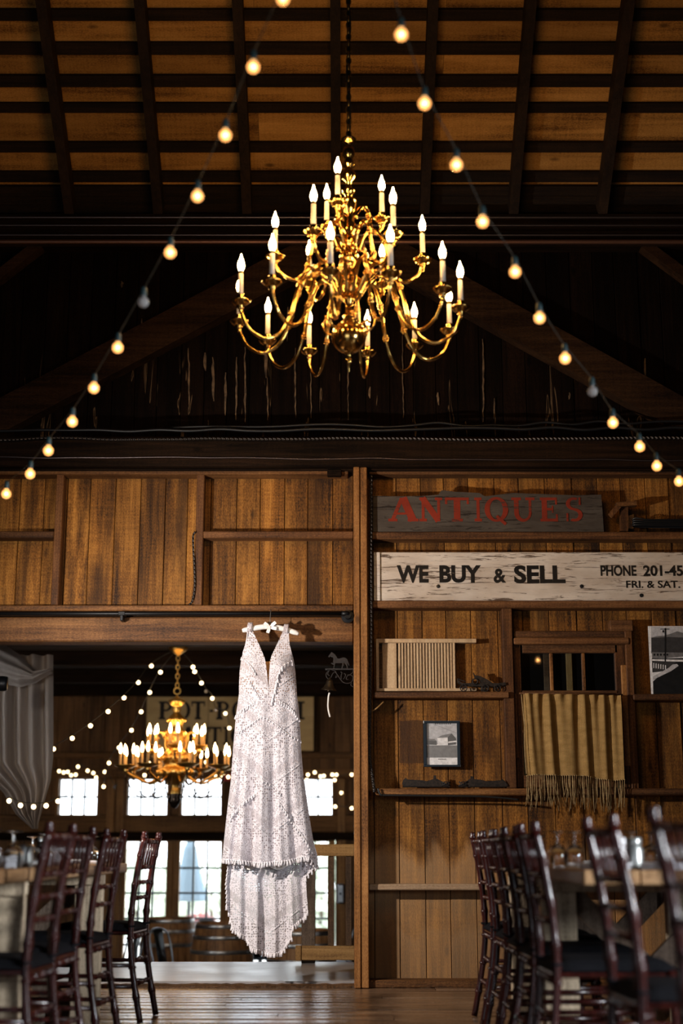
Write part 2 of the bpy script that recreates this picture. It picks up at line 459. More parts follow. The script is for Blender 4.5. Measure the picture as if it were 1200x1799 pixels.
t.set(t.ramp(n, [(0.3,(0.010,0.002,0.002)),(0.7,(0.04,0.007,0.005))]), 0.24, 0, 0.35)
t.b.inputs['Coat Weight'].default_value = 0.12; t.b.inputs['Coat Roughness'].default_value = 0.08
mottled('black_cushion', (0.004,0.004,0.005), (0.009,0.009,0.011), 80, 0.9).b.inputs['Specular IOR Level'].default_value = 0.06
plain('china', (0.72,0.72,0.74), 0.2)
mottled('napkin_cloth', (0.68,0.68,0.72), (0.78,0.78,0.82), 40, 0.9)
plain('pewter', (0.4,0.41,0.4), 0.35, 0.8)

# signs
def sign_mat(name, base, base2, crack, thr=0.60, amount=0.9, sc=(4.5,62,62)):
    t = NT(name)
    g = t.noise(t.pos(sc, 0), 1.0, 6, 0.7, 0.8)
    g2 = t.noise(t.pos((3,8,8)), 1.0, 4, 0.6)
    c = t.ramp(g2, [(0.3, base2), (0.65, base)])
    m = t.ramp(g, [(thr-0.02, (0,0,0)), (thr+0.035, (1,1,1))])
    t.set(t.mix(t.math('MULTIPLY', m, amount), c, crack), 0.85, 0, 0.15)
    t.bump(g, 0.4, 0.004); return t
sign_mat('whitewash_sign', (0.66,0.58,0.51), (0.46,0.37,0.30), (0.07,0.038,0.022), 0.575, 0.9)
sign_mat('grey_sign_board', (0.085,0.07,0.058), (0.045,0.034,0.027), (0.012,0.008,0.006), 0.57, 0.8)
sign_mat('red_paint', (0.24,0.030,0.014), (0.15,0.02,0.010), (0.05,0.03,0.022), 0.60, 0.8, (6,40,40))
sign_mat('black_paint', (0.012,0.010,0.009), (0.02,0.016,0.013), (0.22,0.17,0.13), 0.68, 0.6, (6,40,40))
sign_mat('cream_sign', (0.6,0.42,0.2), (0.48,0.33,0.15), (0.3,0.19,0.08), 0.7, 0.4)
plain('far_letter_paint', (0.010,0.006,0.004), 0.8)
for nm, c in (('print_white',(0.84,0.82,0.84)),('print_pale',(0.50,0.49,0.52)),('print_mid',(0.16,0.155,0.16)),
              ('print_dark',(0.045,0.043,0.045)),('print_black',(0.012,0.012,0.013))):
    mottled(nm, tuple(x*0.8 for x in c), tuple(x*1.15 for x in c), 45, 0.35)
plain('navy_frame', (0.008,0.016,0.026), 0.4)

# textiles
t = NT('burlap')
src = t.pos((1,1,1))
w1 = t.node('ShaderNodeTexWave', bands_direction='X'); w1.inputs['Scale'].default_value = 42; w1.inputs['Distortion'].default_value = 1.5; t.link(src, w1.inputs[0])
w2 = t.node('ShaderNodeTexWave', bands_direction='Z'); w2.inputs['Scale'].default_value = 42; w2.inputs['Distortion'].default_value = 1.5; t.link(src, w2.inputs[0])
wv = t.math('MULTIPLY', w1.outputs['Fac'], w2.outputs['Fac'])
n = t.noise(t.pos((12,12,30)), 1.0, 4)
t.set(t.ramp(t.math('ADD', t.math('MULTIPLY', wv, 0.5), t.math('MULTIPLY', n, 0.6)), [(0.2,(0.22,0.125,0.04)),(0.75,(0.52,0.33,0.13))]), 0.9, 0, 0.1)
t.bump(wv, 0.5, 0.003)
tr = t.node('ShaderNodeBsdfTranslucent'); tr.inputs[0].default_value = (0.4,0.28,0.13,1)
mx = t.node('ShaderNodeMixShader'); mx.inputs[0].default_value = 0.15
t.link(t.b.outputs[0], mx.inputs[1]); t.link(tr.outputs[0], mx.inputs[2]); t.link(mx.outputs[0], t.out.inputs[0])
mottled('jute_thread', (0.26,0.17,0.075), (0.44,0.31,0.15), 60, 0.9)
t = NT('sheer_drape'); n = t.noise(t.pos((20,20,2)), 1.0, 3)
t.set(t.ramp(n, [(0.3,(0.4,0.34,0.3)),(0.7,(0.52,0.46,0.42))]), 0.9, 0, 0.1)
tr = t.node('ShaderNodeBsdfTranslucent'); tr.inputs[0].default_value = (0.35,0.3,0.27,1)
mx = t.node('ShaderNodeMixShader'); mx.inputs[0].default_value = 0.35
t.link(t.b.outputs[0], mx.inputs[1]); t.link(tr.outputs[0], mx.inputs[2]); t.link(mx.outputs[0], t.out.inputs[0])
mottled('satin_white', (0.80,0.74,0.70), (0.88,0.83,0.79), 30, 0.45)
mottled('tassel_thread', (0.68,0.64,0.68), (0.82,0.78,0.82), 120, 0.85)
plain('nude_mesh', (0.55,0.27,0.10), 0.8)
plain('nude_lining', (0.62,0.44,0.36), 0.7)

def lace(name, holes_alpha, nude):
    t = NT(name)
    so = t.node('ShaderNodeSeparateXYZ'); t.link(t.node('ShaderNodeTexCoord').outputs['Object'], so.inputs[0])
    cb = t.node('ShaderNodeCombineXYZ'); t.link(so.outputs['X'], cb.inputs[0]); t.link(so.outputs['Z'], cb.inputs[1])
    uv = cb.outputs[0]                                      # metres across, metres up
    sp = t.node('ShaderNodeSeparateXYZ'); t.link(uv, sp.inputs[0])
    ax = t.math('ABSOLUTE', sp.outputs['X'])
    chev = t.math('ADD', sp.outputs['Y'], t.math('MULTIPLY', ax, -0.75))
    band = t.math('FRACT', t.math('MULTIPLY', chev, 3.4))
    def vmul(s):
        vm = t.node('ShaderNodeVectorMath', operation='MULTIPLY'); t.link(uv, vm.inputs[0]); vm.inputs[1].default_value = s; return vm.outputs[0]
    # eyelets
    vo = t.node('ShaderNodeTexVoronoi'); vo.inputs['Scale'].default_value = 1.0; vo.inputs['Randomness'].default_value = 0.45
    t.link(vmul((78,70,1)), vo.inputs['Vector'])
    hole = t.ramp(vo.outputs['Distance'], [(0.26,(1,1,1)),(0.40,(0,0,0))])
    # fine net
    vo2 = t.node('ShaderNodeTexVoronoi'); vo2.inputs['Scale'].default_value = 1.0; vo2.inputs['Randomness'].default_value = 0.8
    t.link(vmul((135,125,1)), vo2.inputs['Vector'])
    net = t.ramp(vo2.outputs['Distance'], [(0.2,(1,1,1)),(0.5,(0,0,0))])
    # vertical threads
    nv = t.noise(vmul((230,16,1)), 1.0, 2, 0.5)
    thr = t.ramp(nv, [(0.42,(1,1,1)),(0.56,(0,0,0))])
    n = t.noise(vmul((14,9,1)), 1.0, 3, 0.55)
    sel_h = t.ramp(t.math('ADD', band, t.math('MULTIPLY', t.math('SUBTRACT', n, 0.5), 0.25)), [(0.0,(0,0,0)),(0.06,(1,1,1)),(0.44,(1,1,1)),(0.48,(0,0,0))])
    sel_t = t.ramp(band, [(0.50,(0,0,0)),(0.53,(1,1,1)),(0.66,(1,1,1)),(0.7,(0,0,0))])
    h1 = t.math('MULTIPLY', hole, sel_h)
    h2 = t.math('MULTIPLY', t.math('MULTIPLY', thr, sel_t), 0.5)
    h3 = t.math('MULTIPLY', t.math('MULTIPLY', net, t.math('SUBTRACT', 1.0, sel_h)), 0.7)
    dk = t.math('MAXIMUM', t.math('MAXIMUM', h1, h2), h3)
    # zigzag braid lines between bands
    ln = t.ramp(t.math('ABSOLUTE', t.math('SUBTRACT', band, 0.40)), [(0.0,(1,1,1)),(0.03,(0,0,0))])
    col = t.mix(dk, (0.80,0.755,0.81), nude)
    col = t.mix(t.math('MULTIPLY', n, 0.25), col, (0.52,0.48,0.55))
    col = t.mix(t.math('MULTIPLY', ln, 0.6), col, (0.84,0.81,0.86))
    t.set(col, 0.85, 0, 0.15)
    t.b.inputs['Sheen Weight'].default_value = 0.15
    hgt = t.math('ADD', t.math('MULTIPLY', dk, -1.0), t.math('ADD', t.math('MULTIPLY', ln, 0.8), t.math('MULTIPLY', n, 0.8)))
    t.bump(hgt, 0.8, 0.007)
    tl = t.node('ShaderNodeBsdfTranslucent'); tl.inputs[0].default_value = (0.7,0.66,0.65,1)
    m1 = t.node('ShaderNodeMixShader'); m1.inputs[0].default_value = 0.15 if holes_alpha < .5 else 0.3
    t.link(t.b.outputs[0], m1.inputs[1]); t.link(tl.outputs[0], m1.inputs[2])
    tp = t.node('ShaderNodeBsdfTransparent'); m2 = t.node('ShaderNodeMixShader')
    t.link(t.math('MULTIPLY', dk, holes_alpha), m2.inputs[0])
    t.link(m1.outputs[0], m2.inputs[1]); t.link(tp.outputs[0], m2.inputs[2]); t.link(m2.outputs[0], t.out.inputs[0])
    return t
lace('dress_lace', 0.0, (0.36,0.29,0.31))
lace('bodice_lace', 0.0, (0.44,0.27,0.20))
lace('train_lace', 0.45, (0.5,0.45,0.45))
for nm in ('lit_globe','far_globe_glow'): M[nm].cycles.emission_sampling = 'NONE'

# ================================================================ SETTING
YB = 9.42      # face of the wall boards
YF = 9.31      # face of studs and rails
# ---------------------------------------------------------------- floor
floor = tag(MB().box(-5,5,-1.2,9.62,-0.9,-0.022).build('floor', 'shadow_backing', None, (0,4.3,-0.9)),
            'worn wooden plank floor of the barn hall', 'floor', kind='structure')
y = 9.30; row = 0
rnd = random.Random(3)
while y > 5.4:
    wd = rnd.uniform(0.125, 0.185)
    x = -3.2 - rnd.uniform(0, 1.5)
    while x < 3.2:
        L = rnd.uniform(1.6, 3.0)
        dz = rnd.uniform(-0.003, 0.0015)
        # slightly cupped plank: edges lower than the crown
        y0, y1 = y-wd+0.003, y-0.003
        prof = [(y0,-0.02),(y0,-0.004),(y0+wd*.2,0.0),(y1-wd*.2,0.0),(y1,-0.004),(y1,-0.02)]
        vs = [(x+0.002,a,b+dz) for a,b in prof] + [(x+L-0.002,a,b+dz) for a,b in prof]
        m = MB().add(vs, [(0,1,7,6),(1,2,8,7),(2,3,9,8),(3,4,10,9),(4,5,11,10),(0,5,4,3,2,1),(6,7,8,9,10,11)])
        m.f = [f[::-1] for f in m.f]
        m.build('plank', 'floor_plank', floor)
        x += L
    y -= wd; row += 1
MB().box(-5,5,-1.2,5.4,-0.022,0.0).build('plank_field', 'floor_plank', floor)

# raised grey platform beyond the opening, lower room further back
plat = tag(MB().box(-5,5,9.36,11.0,-0.9,0.03,0.006).build('floor_platform', 'platform_floor', None, (0,10.2,-0.9)),
           'smooth grey platform floor beyond the wide opening', 'floor', kind='structure')
m = MB(); rows_ = []
for i in range(131):
    x0 = -3.4 + i*0.0315; a_ = 9.275+rnd.uniform(-.006,.006); b_ = 0.014+rnd.uniform(-.004,.003)
    rows_.append([(x0,a_,-.02),(x0,a_,b_-.006),(x0,a_+.012,b_),(x0,9.37,b_+.004),(x0,9.37,-.02)])
m.grid(rows_, True)
sill = m.build('trim_1', 'sill_wood', None, (0,9.3,0)); tag(sill, 'splintered wooden sill edge under the grey platform', 'sill', kind='structure')
low = tag(MB().box(-6,6,11.0,19.3,-0.95,-0.85).build('floor_lower', 'lower_floor', None, (0,15,-0.95)),
          'lower floor of the far room with barrels and steel chairs', 'floor', kind='structure')
grd = tag(MB().box(-30,30,19.3,60,-1.0,-0.9).build('patio_ground', 'patio_ground', None, (0,40,-1.0)),
          'pale patio ground outside the glazed doors', 'ground', kind='structure')

# ---------------------------------------------------------------- wall with the wide opening
Zh0, Zh1 = Zp(1127, 9.28), Zp(1084, 9.28)         # header beam
Ztie0, Ztie1 = Zp(820, 9.22), Zp(768, 9.22)       # tie beam
ZTOP = Zp(365, 9.45)
PX0, PX1 = Xp(622, 1300, 9.22), Xp(647, 1300, 9.22)
wall = tag(MB().box(-5,PX1,9.455,9.55,Zh0+.01,Ztie1+.05).box(PX0,5,9.455,9.55,0,Ztie1+.05).box(-5,5,9.535,9.6,Ztie1,ZTOP+.3)
           .box(-5,-3.3,9.455,9.55,0,Zh0+.01).build('wall_back', 'shadow_backing', None, (0,9.5,0)),
           'weathered vertical board wall with studs, rails and heavy beams', 'wall', kind='structure')
def planks(xa, xb, pitch, z0, z1, yf, mat, start=None, rr=random.Random(5), th=0.022):
    x = xa if start is None else start
    while x > xa: x -= pitch
    while x < xb:
        w_ = pitch*rr.uniform(0.92, 1.07)
        a, b = max(x, xa), min(x+w_, xb)
        if b-a > 0.02:
            d = rr.uniform(-0.006, 0.004)
            MB().box(a+0.0018, b-0.0018, yf+d, yf+d+th, z0, z1, 0.003).build('plank', mat, wall)
        x += w_
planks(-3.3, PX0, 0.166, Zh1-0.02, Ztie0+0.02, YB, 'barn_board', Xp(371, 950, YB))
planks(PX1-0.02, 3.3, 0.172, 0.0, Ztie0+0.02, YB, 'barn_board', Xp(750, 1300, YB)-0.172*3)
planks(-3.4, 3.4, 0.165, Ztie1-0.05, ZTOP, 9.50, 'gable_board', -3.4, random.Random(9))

def hrail(x0, x1, y0, y1, yf, mat='frame_wood_x', back=YB, name='rail', bev=0.006):
    ym = (y0+y1)/2
    return MB().box(Xp(x0,ym,yf), Xp(x1,ym,yf), yf, back, Zp(y1,yf), Zp(y0,yf), bev).build(name, mat, wall)
def vstud(x0, x1, y0, y1, yf, mat='frame_wood', back=YB, name='stud', bev=0.005):
    ym = (y0+y1)/2
    return MB().box(Xp(x0,ym,yf), Xp(x1,ym,yf), yf, back, Zp(y1,yf), Zp(y0,yf), bev).build(name, mat, wall)
# main post: two timbers side by side
Zpost0 = 0.0; Zpost1 = Ztie0 + 0.0
xm = PX0 + (PX1-PX0)*0.46
MB().box(PX0, xm-0.001, 9.215, 9.45, Zpost0, Zpost1, 0.005).build('post', 'post_wood', wall)
MB().box(xm+0.001, PX1, 9.225, 9.45, Zpost0, Zpost1, 0.005).build('post', 'post_wood', wall)
# header, tie beam
MB().box(-3.4, PX0-0.002, 9.28, 9.46, Zh0, Zh1, 0.008).build('beam', 'header_wood', wall)
MB().box(-5, 5, 9.20, 9.50, Ztie0, Ztie1, 0.01).build('beam', 'dark_beam', wall)
MB().box(-5, 5, 9.26, 9.50, Ztie0-0.012, Ztie0+0.0, 0.004).build('beam', 'dark_beam', wall)
# left upper panel framing
hrail(-160, 612, 822, 833, 9.29, 'header_wood'); hrail(-160, 621, 1063, 1073, 9.27, 'header_wood'); hrail(-160, 621, 1073, 1084, 9.33, 'dark_beam')
MB().box(Xp(575,826,9.26), Xp(600,826,9.26), 9.26, 9.32, Zp(835,9.26), Zp(820,9.26), .004).build('block', 'dark_beam', wall)
vstud(94, 107, 832, 1063, YF); vstud(343, 357, 832, 1063, YF)
hrail(-160, 94, 933, 945, YF); hrail(357, 621, 933, 945, YF)
# right wall framing
hrail(649, 1420, 822, 833, 9.30)
hrail(653, 1420, 934, 947, 9.29); hrail(655, 1420, 1055, 1068, 9.29)
hrail(656, 895, 1215, 1226, 9.28); hrail(660, 927, 1385, 1397, 9.27, 'header_wood'); hrail(1095, 1420, 1385, 1397, 9.27, 'frame_wood_x')
hrail(927, 1095, 1385, 1397, 9.36)
hrail(1113, 1420, 1219, 1230, 9.28)
hrail(648, 1440, 1553, 1564, 9.29, 'pale_rail_wood')
hrail(637, 1440, 1722, 1736, 9.27, 'header_wood')
vstud(886, 904, 1068, 1385, YF)
vstud(1104, 1117, 1108, 1386, 9.32)
hrail(903, 1106, 1108, 1120, 9.33); hrail(903, 1106, 1120, 1132, 9.31)
MB().box(Xp(1072,1095,9.33), Xp(1112,1095,9.33), 9.33, YB, Zp(1109,9.33), Zp(1089,9.33), .004).build('block', 'frame_wood_x', wall)
# diagonal braces on the gable
for (a, b) in (((-60,768),(540,452)), ((1260,768),(690,452))):
    p, q = at(*a, 9.42), at(*b, 9.42)
    MB().beam(p, q, 0.23, 0.12).build('brace', 'brace_wood', wall)
for (a, b) in (((-30,510),(80,425)), ((1235,510),(1120,425))):
    MB().beam(at(*a, 9.44), at(*b, 9.44), 0.07, 0.1).build('brace', 'brace_wood', wall)
# raw splits in the dark gable boards
rs_ = random.Random(8)
for px, y0, y1, w_ in ((332,612,716,3.2),(361,620,652,5),(375,628,705,4.5),(396,655,730,4),(415,628,738,3.5),(431,610,742,3.5),(468,612,664,6),(470,664,738,2.5),(519,612,735,2.5),(546,640,735,2),(612,570,738,1.8),(708,590,735,1.6),(848,596,742,2.6),(868,700,735,2),(1133,630,700,3),(250,560,590,3),(214,495,505,5),(505,540,600,2),(650,680,700,4),(770,690,712,4),(1000,690,702,3)):
    n_ = max(4, int((y1-y0)/9)); L_ = []; R_ = []
    for i in range(n_+1):
        f = i/n_; y_ = y0+(y1-y0)*f; cxx = px + rs_.uniform(-.9,.9) + .8*math.sin(f*3+px); ww = w_*(0.25+math.sin(PI*min(1,max(0.02,f)))**.6*rs_.uniform(.4,1))/2
        a_ = at(cxx-ww, y_, 9.497); b_ = at(cxx+ww, y_, 9.497); L_.append((a_.x,a_.z)); R_.append((b_.x,b_.z))
    MB().prism(L_ + R_[::-1], 9.489, 9.505).build('split', 'raw_split', wall)
# wall plate under the rafters
MB().box(-5, 5, 9.38, 9.50, Zp(432,9.38), Zp(374,9.38), 0.01).build('beam', 'dark_beam', wall)

# ---------------------------------------------------------------- side and camera-side walls of the hall (out of frame)
for nm, a, lb in (('wall_left', (-5.1,-5,-1.2,9.6), 'dark board side wall of the hall, left of the tables'), ('wall_right', (5,5.1,-1.2,9.6), 'dark board side wall of the hall, right of the tables'),
              ('wall_front', (-5,5,-1.3,-1.2), 'dark board wall at the near end of the hall')):
    tag(MB().box(a[0],a[1],a[2],a[3],-0.05,5.3).build(nm, 'rafter_wood', None, ((a[0]+a[1])/2,(a[2]+a[3])/2,-0.05)), lb, 'wall', kind='structure')

# ---------------------------------------------------------------- roof
SL = math.radians(37.0); cS, sS = math.cos(SL), math.sin(SL)
EY, EZ = 9.47, ZTOP + 0.02
def rp(s_, n_=0.0):            # s along the slope from the eave, n below the sheathing
    return (EY - s_*cS - n_*sS, EZ + s_*sS - n_*cS)
RIDGE = (EY-4.2)/cS
def slab(x0, x1, s0, s1, n0, n1):
    vs = []
    for n_ in (n1, n0):
        for (xx, ss) in ((x0,s0),(x1,s0),(x1,s1),(x0,s1)):
            yy, zz = rp(ss, n_); vs.append((xx,yy,zz))
    return MB().add(vs, [(0,3,2,1)[::-1],(4,5,6,7)[::-1],(0,1,5,4)[::-1],(1,2,6,5)[::-1],(2,3,7,6)[::-1],(3,0,4,7)[::-1]])
ry, rz_ = rp(RIDGE)
vs = []
m = MB()
y0_, z0_ = rp(-0.3, -0.05); y1_, z1_ = rp(RIDGE, -0.05)
m.add([(-5.1,y0_,z0_),(5.1,y0_,z0_),(5.1,y1_,z1_),(-5.1,y1_,z1_)], [(0,3,2,1)])
m.add([(-5.1,y1_,z1_),(5.1,y1_,z1_),(5.1,-1.25,5.0),(-5.1,-1.25,5.0)], [(0,3,2,1)])
for sx in (-5.1, 5.1):
    m.add([(sx,y0_,5.2),(sx,y0_,z0_),(sx,y1_,z1_),(sx,-1.25,5.0)], [(0,1,2,3)])
roof = tag(m.build('ceiling', 'shadow_backing', None, (0,5,5)), 'sloping barn roof with dark rafters and battens over bare plywood', 'ceiling', kind='structure')
def s_at(py):                  # slope position hit by the view ray at row py (sheathing plane)
    d = ray(600, py)
    # z = CAM_H + k*y ; z = EZ + (EY-y)*tan
    k = d.z/d.y; tn = sS/cS
    y_ = (EZ + EY*tn - CAM_H)/(k+tn)
    return (EY-y_)/cS
edges = [348, 333, 308, 256, 187, 140, 83, 24]     # batten rows in the photo, going up
svals = [s_at(e) for e in edges]
svals += [svals[-1] + 0.27*i for i in range(1, 16)]
rr = random.Random(21)
# battens
for i, s_ in enumerate(svals):
    bw = 0.075 + rr.uniform(-.012,.012)
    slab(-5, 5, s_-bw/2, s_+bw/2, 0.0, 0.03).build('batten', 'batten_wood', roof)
slab(-5, 5, -0.05, svals[0], 0.0, 0.012).build('sheathing_panel', 'batten_wood', roof)
# plywood between the battens, cut at random joints over rafters
RX = [-0.04 + 0.632*k for k in range(-8, 9)]
for i in range(len(svals)-1):
    if i > 9: break
    x = -5.0; k = rr.randint(1, 3)
    while x < 5:
        nx = min(5.0, x + 0.632*rr.choice((2,3,4)))
        if nx > 4.6: nx = 5.0
        slab(x+0.001, nx-0.001, svals[i]+0.01, svals[i+1]-0.01, -0.03-rr.uniform(0,.004), -0.008).build('sheathing_panel', 'plywood', roof)
        x = nx
slab(-5, 5, svals[10], RIDGE, -0.03, -0.008).build('sheathing_panel', 'plywood', roof)
# rafters
for x in RX:
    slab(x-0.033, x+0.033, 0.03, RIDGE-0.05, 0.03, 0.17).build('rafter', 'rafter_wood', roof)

# pipes along the wall plate
def hpipe(name, y, r, Y, mat, label, x0=-200, x1=1400, sag=0.0):
    a, b = at(x0, y, Y), at(x1, y, Y)
    pts = [a.lerp(b, i/24) + Vector((0,0,-sag*math.sin(PI*2*i/24*1.5)**2)) for i in range(25)]
    return tag(MB().tube(pts, r, 8).build(name, mat, None, tuple(a.lerp(b,.5)), True), label, 'pipe')
hpipe('steel_conduit', 382, 0.010, 9.33, 'steel_conduit', 'topmost thin steel conduit running under the rafters')
hpipe('steel_conduit', 396, 0.008, 9.34, 'steel_conduit', 'second thin steel conduit below the rafters')
hpipe('steel_conduit', 413, 0.008, 9.33, 'steel_conduit', 'third thin steel conduit just above the copper pipe')
hpipe('copper_pipe', 425, 0.018, 9.33, 'copper_pipe', 'thick copper-brown pipe along the wall plate below the conduits')

# ---------------------------------------------------------------- far room
ZC = 2.95
fc = tag(MB().box(-6,6,9.6,19.4,ZC,ZC+.1).build('ceiling_far', 'dark_ceiling', None, (0,14,ZC)), 'dark low ceiling of the far room with cross beams', 'ceiling', kind='structure')
for yb in (10.6, 12.2, 13.8, 15.4, 17.0, 18.4):
    MB().box(-6,6,yb,yb+0.16,ZC-0.16,ZC,0.01).build('beam', 'dark_beam', fc)
for sx, nm, lb in ((-6.1,'wall_far_left','dark side wall of the far room on the left'),(6.0,'wall_far_right','dark side wall of the far room on the right')):
    tag(MB().box(sx,sx+.1,9.6,19.4,-0.95,ZC).build(nm,'far_board',None,(sx,14,-0.95)), lb, 'wall', kind='structure')
# between hall and far room: block the gap above the ceiling and beside the opening
YW = 19.0
def fx(px): return Xp(px, 1500, YW)
Zu1, Zu0 = Zp(1369, YW), Zp(1431, YW)
Zd1, Zd0 = Zp(1479, YW), -0.85
wins = [(103,170),(224,293),(319,388),(414,483),(511,583)]
doors = [(218,290),(313.5,386),(409,481.5),(504.5,577)]
ux = [(Xp(a,1400,YW), Xp(b,1400,YW)) for a,b in wins]
dx = [(Xp(a,1600,YW), Xp(b,1600,YW)) for a,b in doors]
m = MB()
def wall_holes(m, holes, x0, x1, z0, z1, ya, yb):
    x = x0
    for a, b in holes:
        m.box(x, a, ya, yb, z0, z1); x = b
    m.box(x, x1, ya, yb, z0, z1)
wall_holes(m, ux, -6, 6, Zu0, Zu1, YW+.04, YW+.16)
wall_holes(m, [(a-.09, b+.09) for a,b in dx[:1]]+[(a-.09,b+.09) for a,b in dx[1:]], -6, 6, -0.9, Zd1+.12, YW+.04, YW+.16)
m.box(-6,6,YW+.04,YW+.16,Zd1+.12,Zu0).box(-6,6,YW+.04,YW+.16,Zu1,ZC)
fw = tag(m.build('wall_far', 'shadow_backing', None, (0,YW,-0.85)), 'far board wall with small windows above glazed doors', 'wall', kind='structure')
# boards and trim of the far wall
rr = random.Random(4)
def far_planks(xa, xb, z0, z1, pitch=0.2):
    x = xa
    while x < xb-0.02:
        b = min(x+pitch*rr.uniform(.9,1.1), xb)
        MB().box(x+.002, b-.002, YW+.012+rr.uniform(-.004,.004), YW+.04, z0, z1, .003).build('plank','far_board',fw); x = b
far_planks(-5.95, 4.6, Zu1, ZC)
prev = -5.95
for a, b in ux: far_planks(prev, a, Zu0, Zu1); prev = b
far_planks(prev, 4.6, Zu0, Zu1)
MB().box(-5.95,4.6,YW-.03,YW+.04,Zp(1462,YW),Zu0-.01,.008).build('rail','far_beam',fw)
MB().box(-5.95,4.6,YW-.10,YW+.04,Zp(1476,YW),Zp(1462,YW),.008).build('beam','dark_beam',fw)
MB().box(-5.95,4.6,YW-.06,YW+.04,Zu1+.02,Zp(1352,YW),.008).build('rail','far_beam',fw)
MB().box(-5.95,4.6,YW-.06,YW+.04,Zp(1332,YW),Zp(1322,YW),.008).build('rail','far_beam',fw)
prev = -5.95
for a, b in dx: far_planks(prev, a-.09, -.85, Zd1+.12); prev = b+.09
far_planks(prev, 4.6, -.85, Zd1+.12)
for px in (192, 208, 600):
    xx = fx(px); MB().box(xx-.05,xx+.05,YW-.05,YW+.02,-.85,Zu1,.006).build('post','far_frame',fw)

def glazed(name, x0, x1, z0, z1, cols, rows, fr, label, cat, rowz=None, Yc=YW+.05):
    root = tag(empty(name, ((x0+x1)/2, Yc, z0-fr)), label, cat, kind='structure')
    MB().box(x0-fr,x0,Yc-.05,Yc+.04,z0-fr,z1+fr,.006).build('stile','far_frame',root)
    MB().box(x1,x1+fr,Yc-.05,Yc+.04,z0-fr,z1+fr,.006).build('stile','far_frame',root)
    MB().box(x0,x1,Yc-.05,Yc+.04,z1,z1+fr,.006).build('rail','far_frame',root)
    MB().box(x0,x1,Yc-.05,Yc+.04,z0-fr,z0,.006).build('rail','far_frame',root)
    xs = [x0+(x1-x0)*i/cols for i in range(cols+1)]
    zs = rowz or [z0+(z1-z0)*i/rows for i in range(rows+1)]
    for x in xs[1:-1]: MB().box(x-.013,x+.013,Yc-.02,Yc+.02,z0,z1).build('muntin','dark_steel_chair',root)
    for z in zs[1:-1]: MB().box(x0,x1,Yc-.021,Yc+.021,z-.013,z+.013).build('muntin','dark_steel_chair',root)
    for i in range(cols):
        for j in range(len(zs)-1):
            MB().box(xs[i]+.006,xs[i+1]-.006,Yc-.003,Yc+.003,zs[j]+.006,zs[j+1]-.006).build('pane','window_glass',root)
    return root
wl = ['small six-pane window at far left beside the drape', 'six-pane window above the leftmost glazed door', 'six-pane window right behind the far chandelier, above the closed parasol',
      'six-pane window hidden mostly behind the dress', 'six-pane window just right of the dress']
for i, (a, b) in enumerate(ux): glazed('window_%d' % (i+2), a, b, Zu0, Zu1, 3, 2, .035, wl[i], 'window')
dl = ['leftmost glazed door seen through the near chair back', 'glazed door showing the closed parasol outside', 'glazed door behind the hanging dress', 'glazed door seen between the gate rails']
for i, (a, b) in enumerate(dx):
    zr = [Zp(yy, YW) for yy in (1479, 1525, 1569, 1614, 1660)]
    zr = [-.55] + zr[::-1]
    glazed('door_%d' % (i+1), a, b, -.55, zr[-1], 3, 5, .085, dl[i], 'door', zr)
    MB().box(a,b,YW+.02,YW+.07,-.85,-.63).build('kick_panel','far_frame',bpy.data.objects['door_%d' % (i+1)])

# ---------------------------------------------------------------- old window sash on the right wall
YG = 9.37
wr = tag(empty('window_1', tuple(at(1003, 1386, YG))), 'old wooden sash window half covered by burlap curtain', 'window', kind='structure')
X = lambda px, py=1180, Y=YG: Xp(px, py, Y)
def wbox(name, x0, y0, x1, y1, Y0, Y1, mat, parent=wr, bev=.004):
    ym = (y0+y1)/2
    return MB().box(Xp(x0,ym,Y0),Xp(x1,ym,Y0),Y0,Y1,Zp(y1,Y0),Zp(y0,Y0),bev).build(name, mat, parent)
wbox('stile', 905, 1132, 918, 1384, 9.35, 9.40, 'frame_wood'); wbox('stile', 1085, 1132, 1103, 1384, 9.35, 9.40, 'frame_wood')
wbox('rail', 918, 1132, 1085, 1147, 9.35, 9.40, 'frame_wood_x'); wbox('rail', 918, 1362, 1085, 1384, 9.35, 9.40, 'frame_wood_x')
wbox('rail', 918, 1213, 1085, 1218, 9.345, 9.40, 'frame_wood_x'); wbox('rail', 918, 1282, 1085, 1288, 9.35, 9.40, 'frame_wood_x')
for px in (972, 1029): wbox('muntin', px-3, 1147, px+3, 1362, 9.355, 9.39, 'post_wood')
for a, b in ((918,969),(975,1026),(1032,1085)):
    for y0, y1 in ((1147,1213),(1218,1282),(1288,1362)):
        wbox('pane', a, y0, b, y1, 9.372, 9.376, 'old_window_glass', bev=0)
wbox('strip', 998, 1147, 1009, 1362, 9.378, 9.40, 'post_reflection')  # painted reflection of the lit post, set just behind the panes
wbox('strip', 958, 1147, 968, 1362, 9.378, 9.40, 'pale_rail_wood')  # second, paler reflection streak imitated by a coloured strip
wbox('backing', 905, 1132, 1103, 1384, 9.402, 9.414, 'shadow_backing')
wbox('strip', 895, 1218, 911, 1332, 9.34, 9.36, 'frame_wood'); wbox('strip', 1095, 1168, 1106, 1346, 9.335, 9.36, 'post_wood')

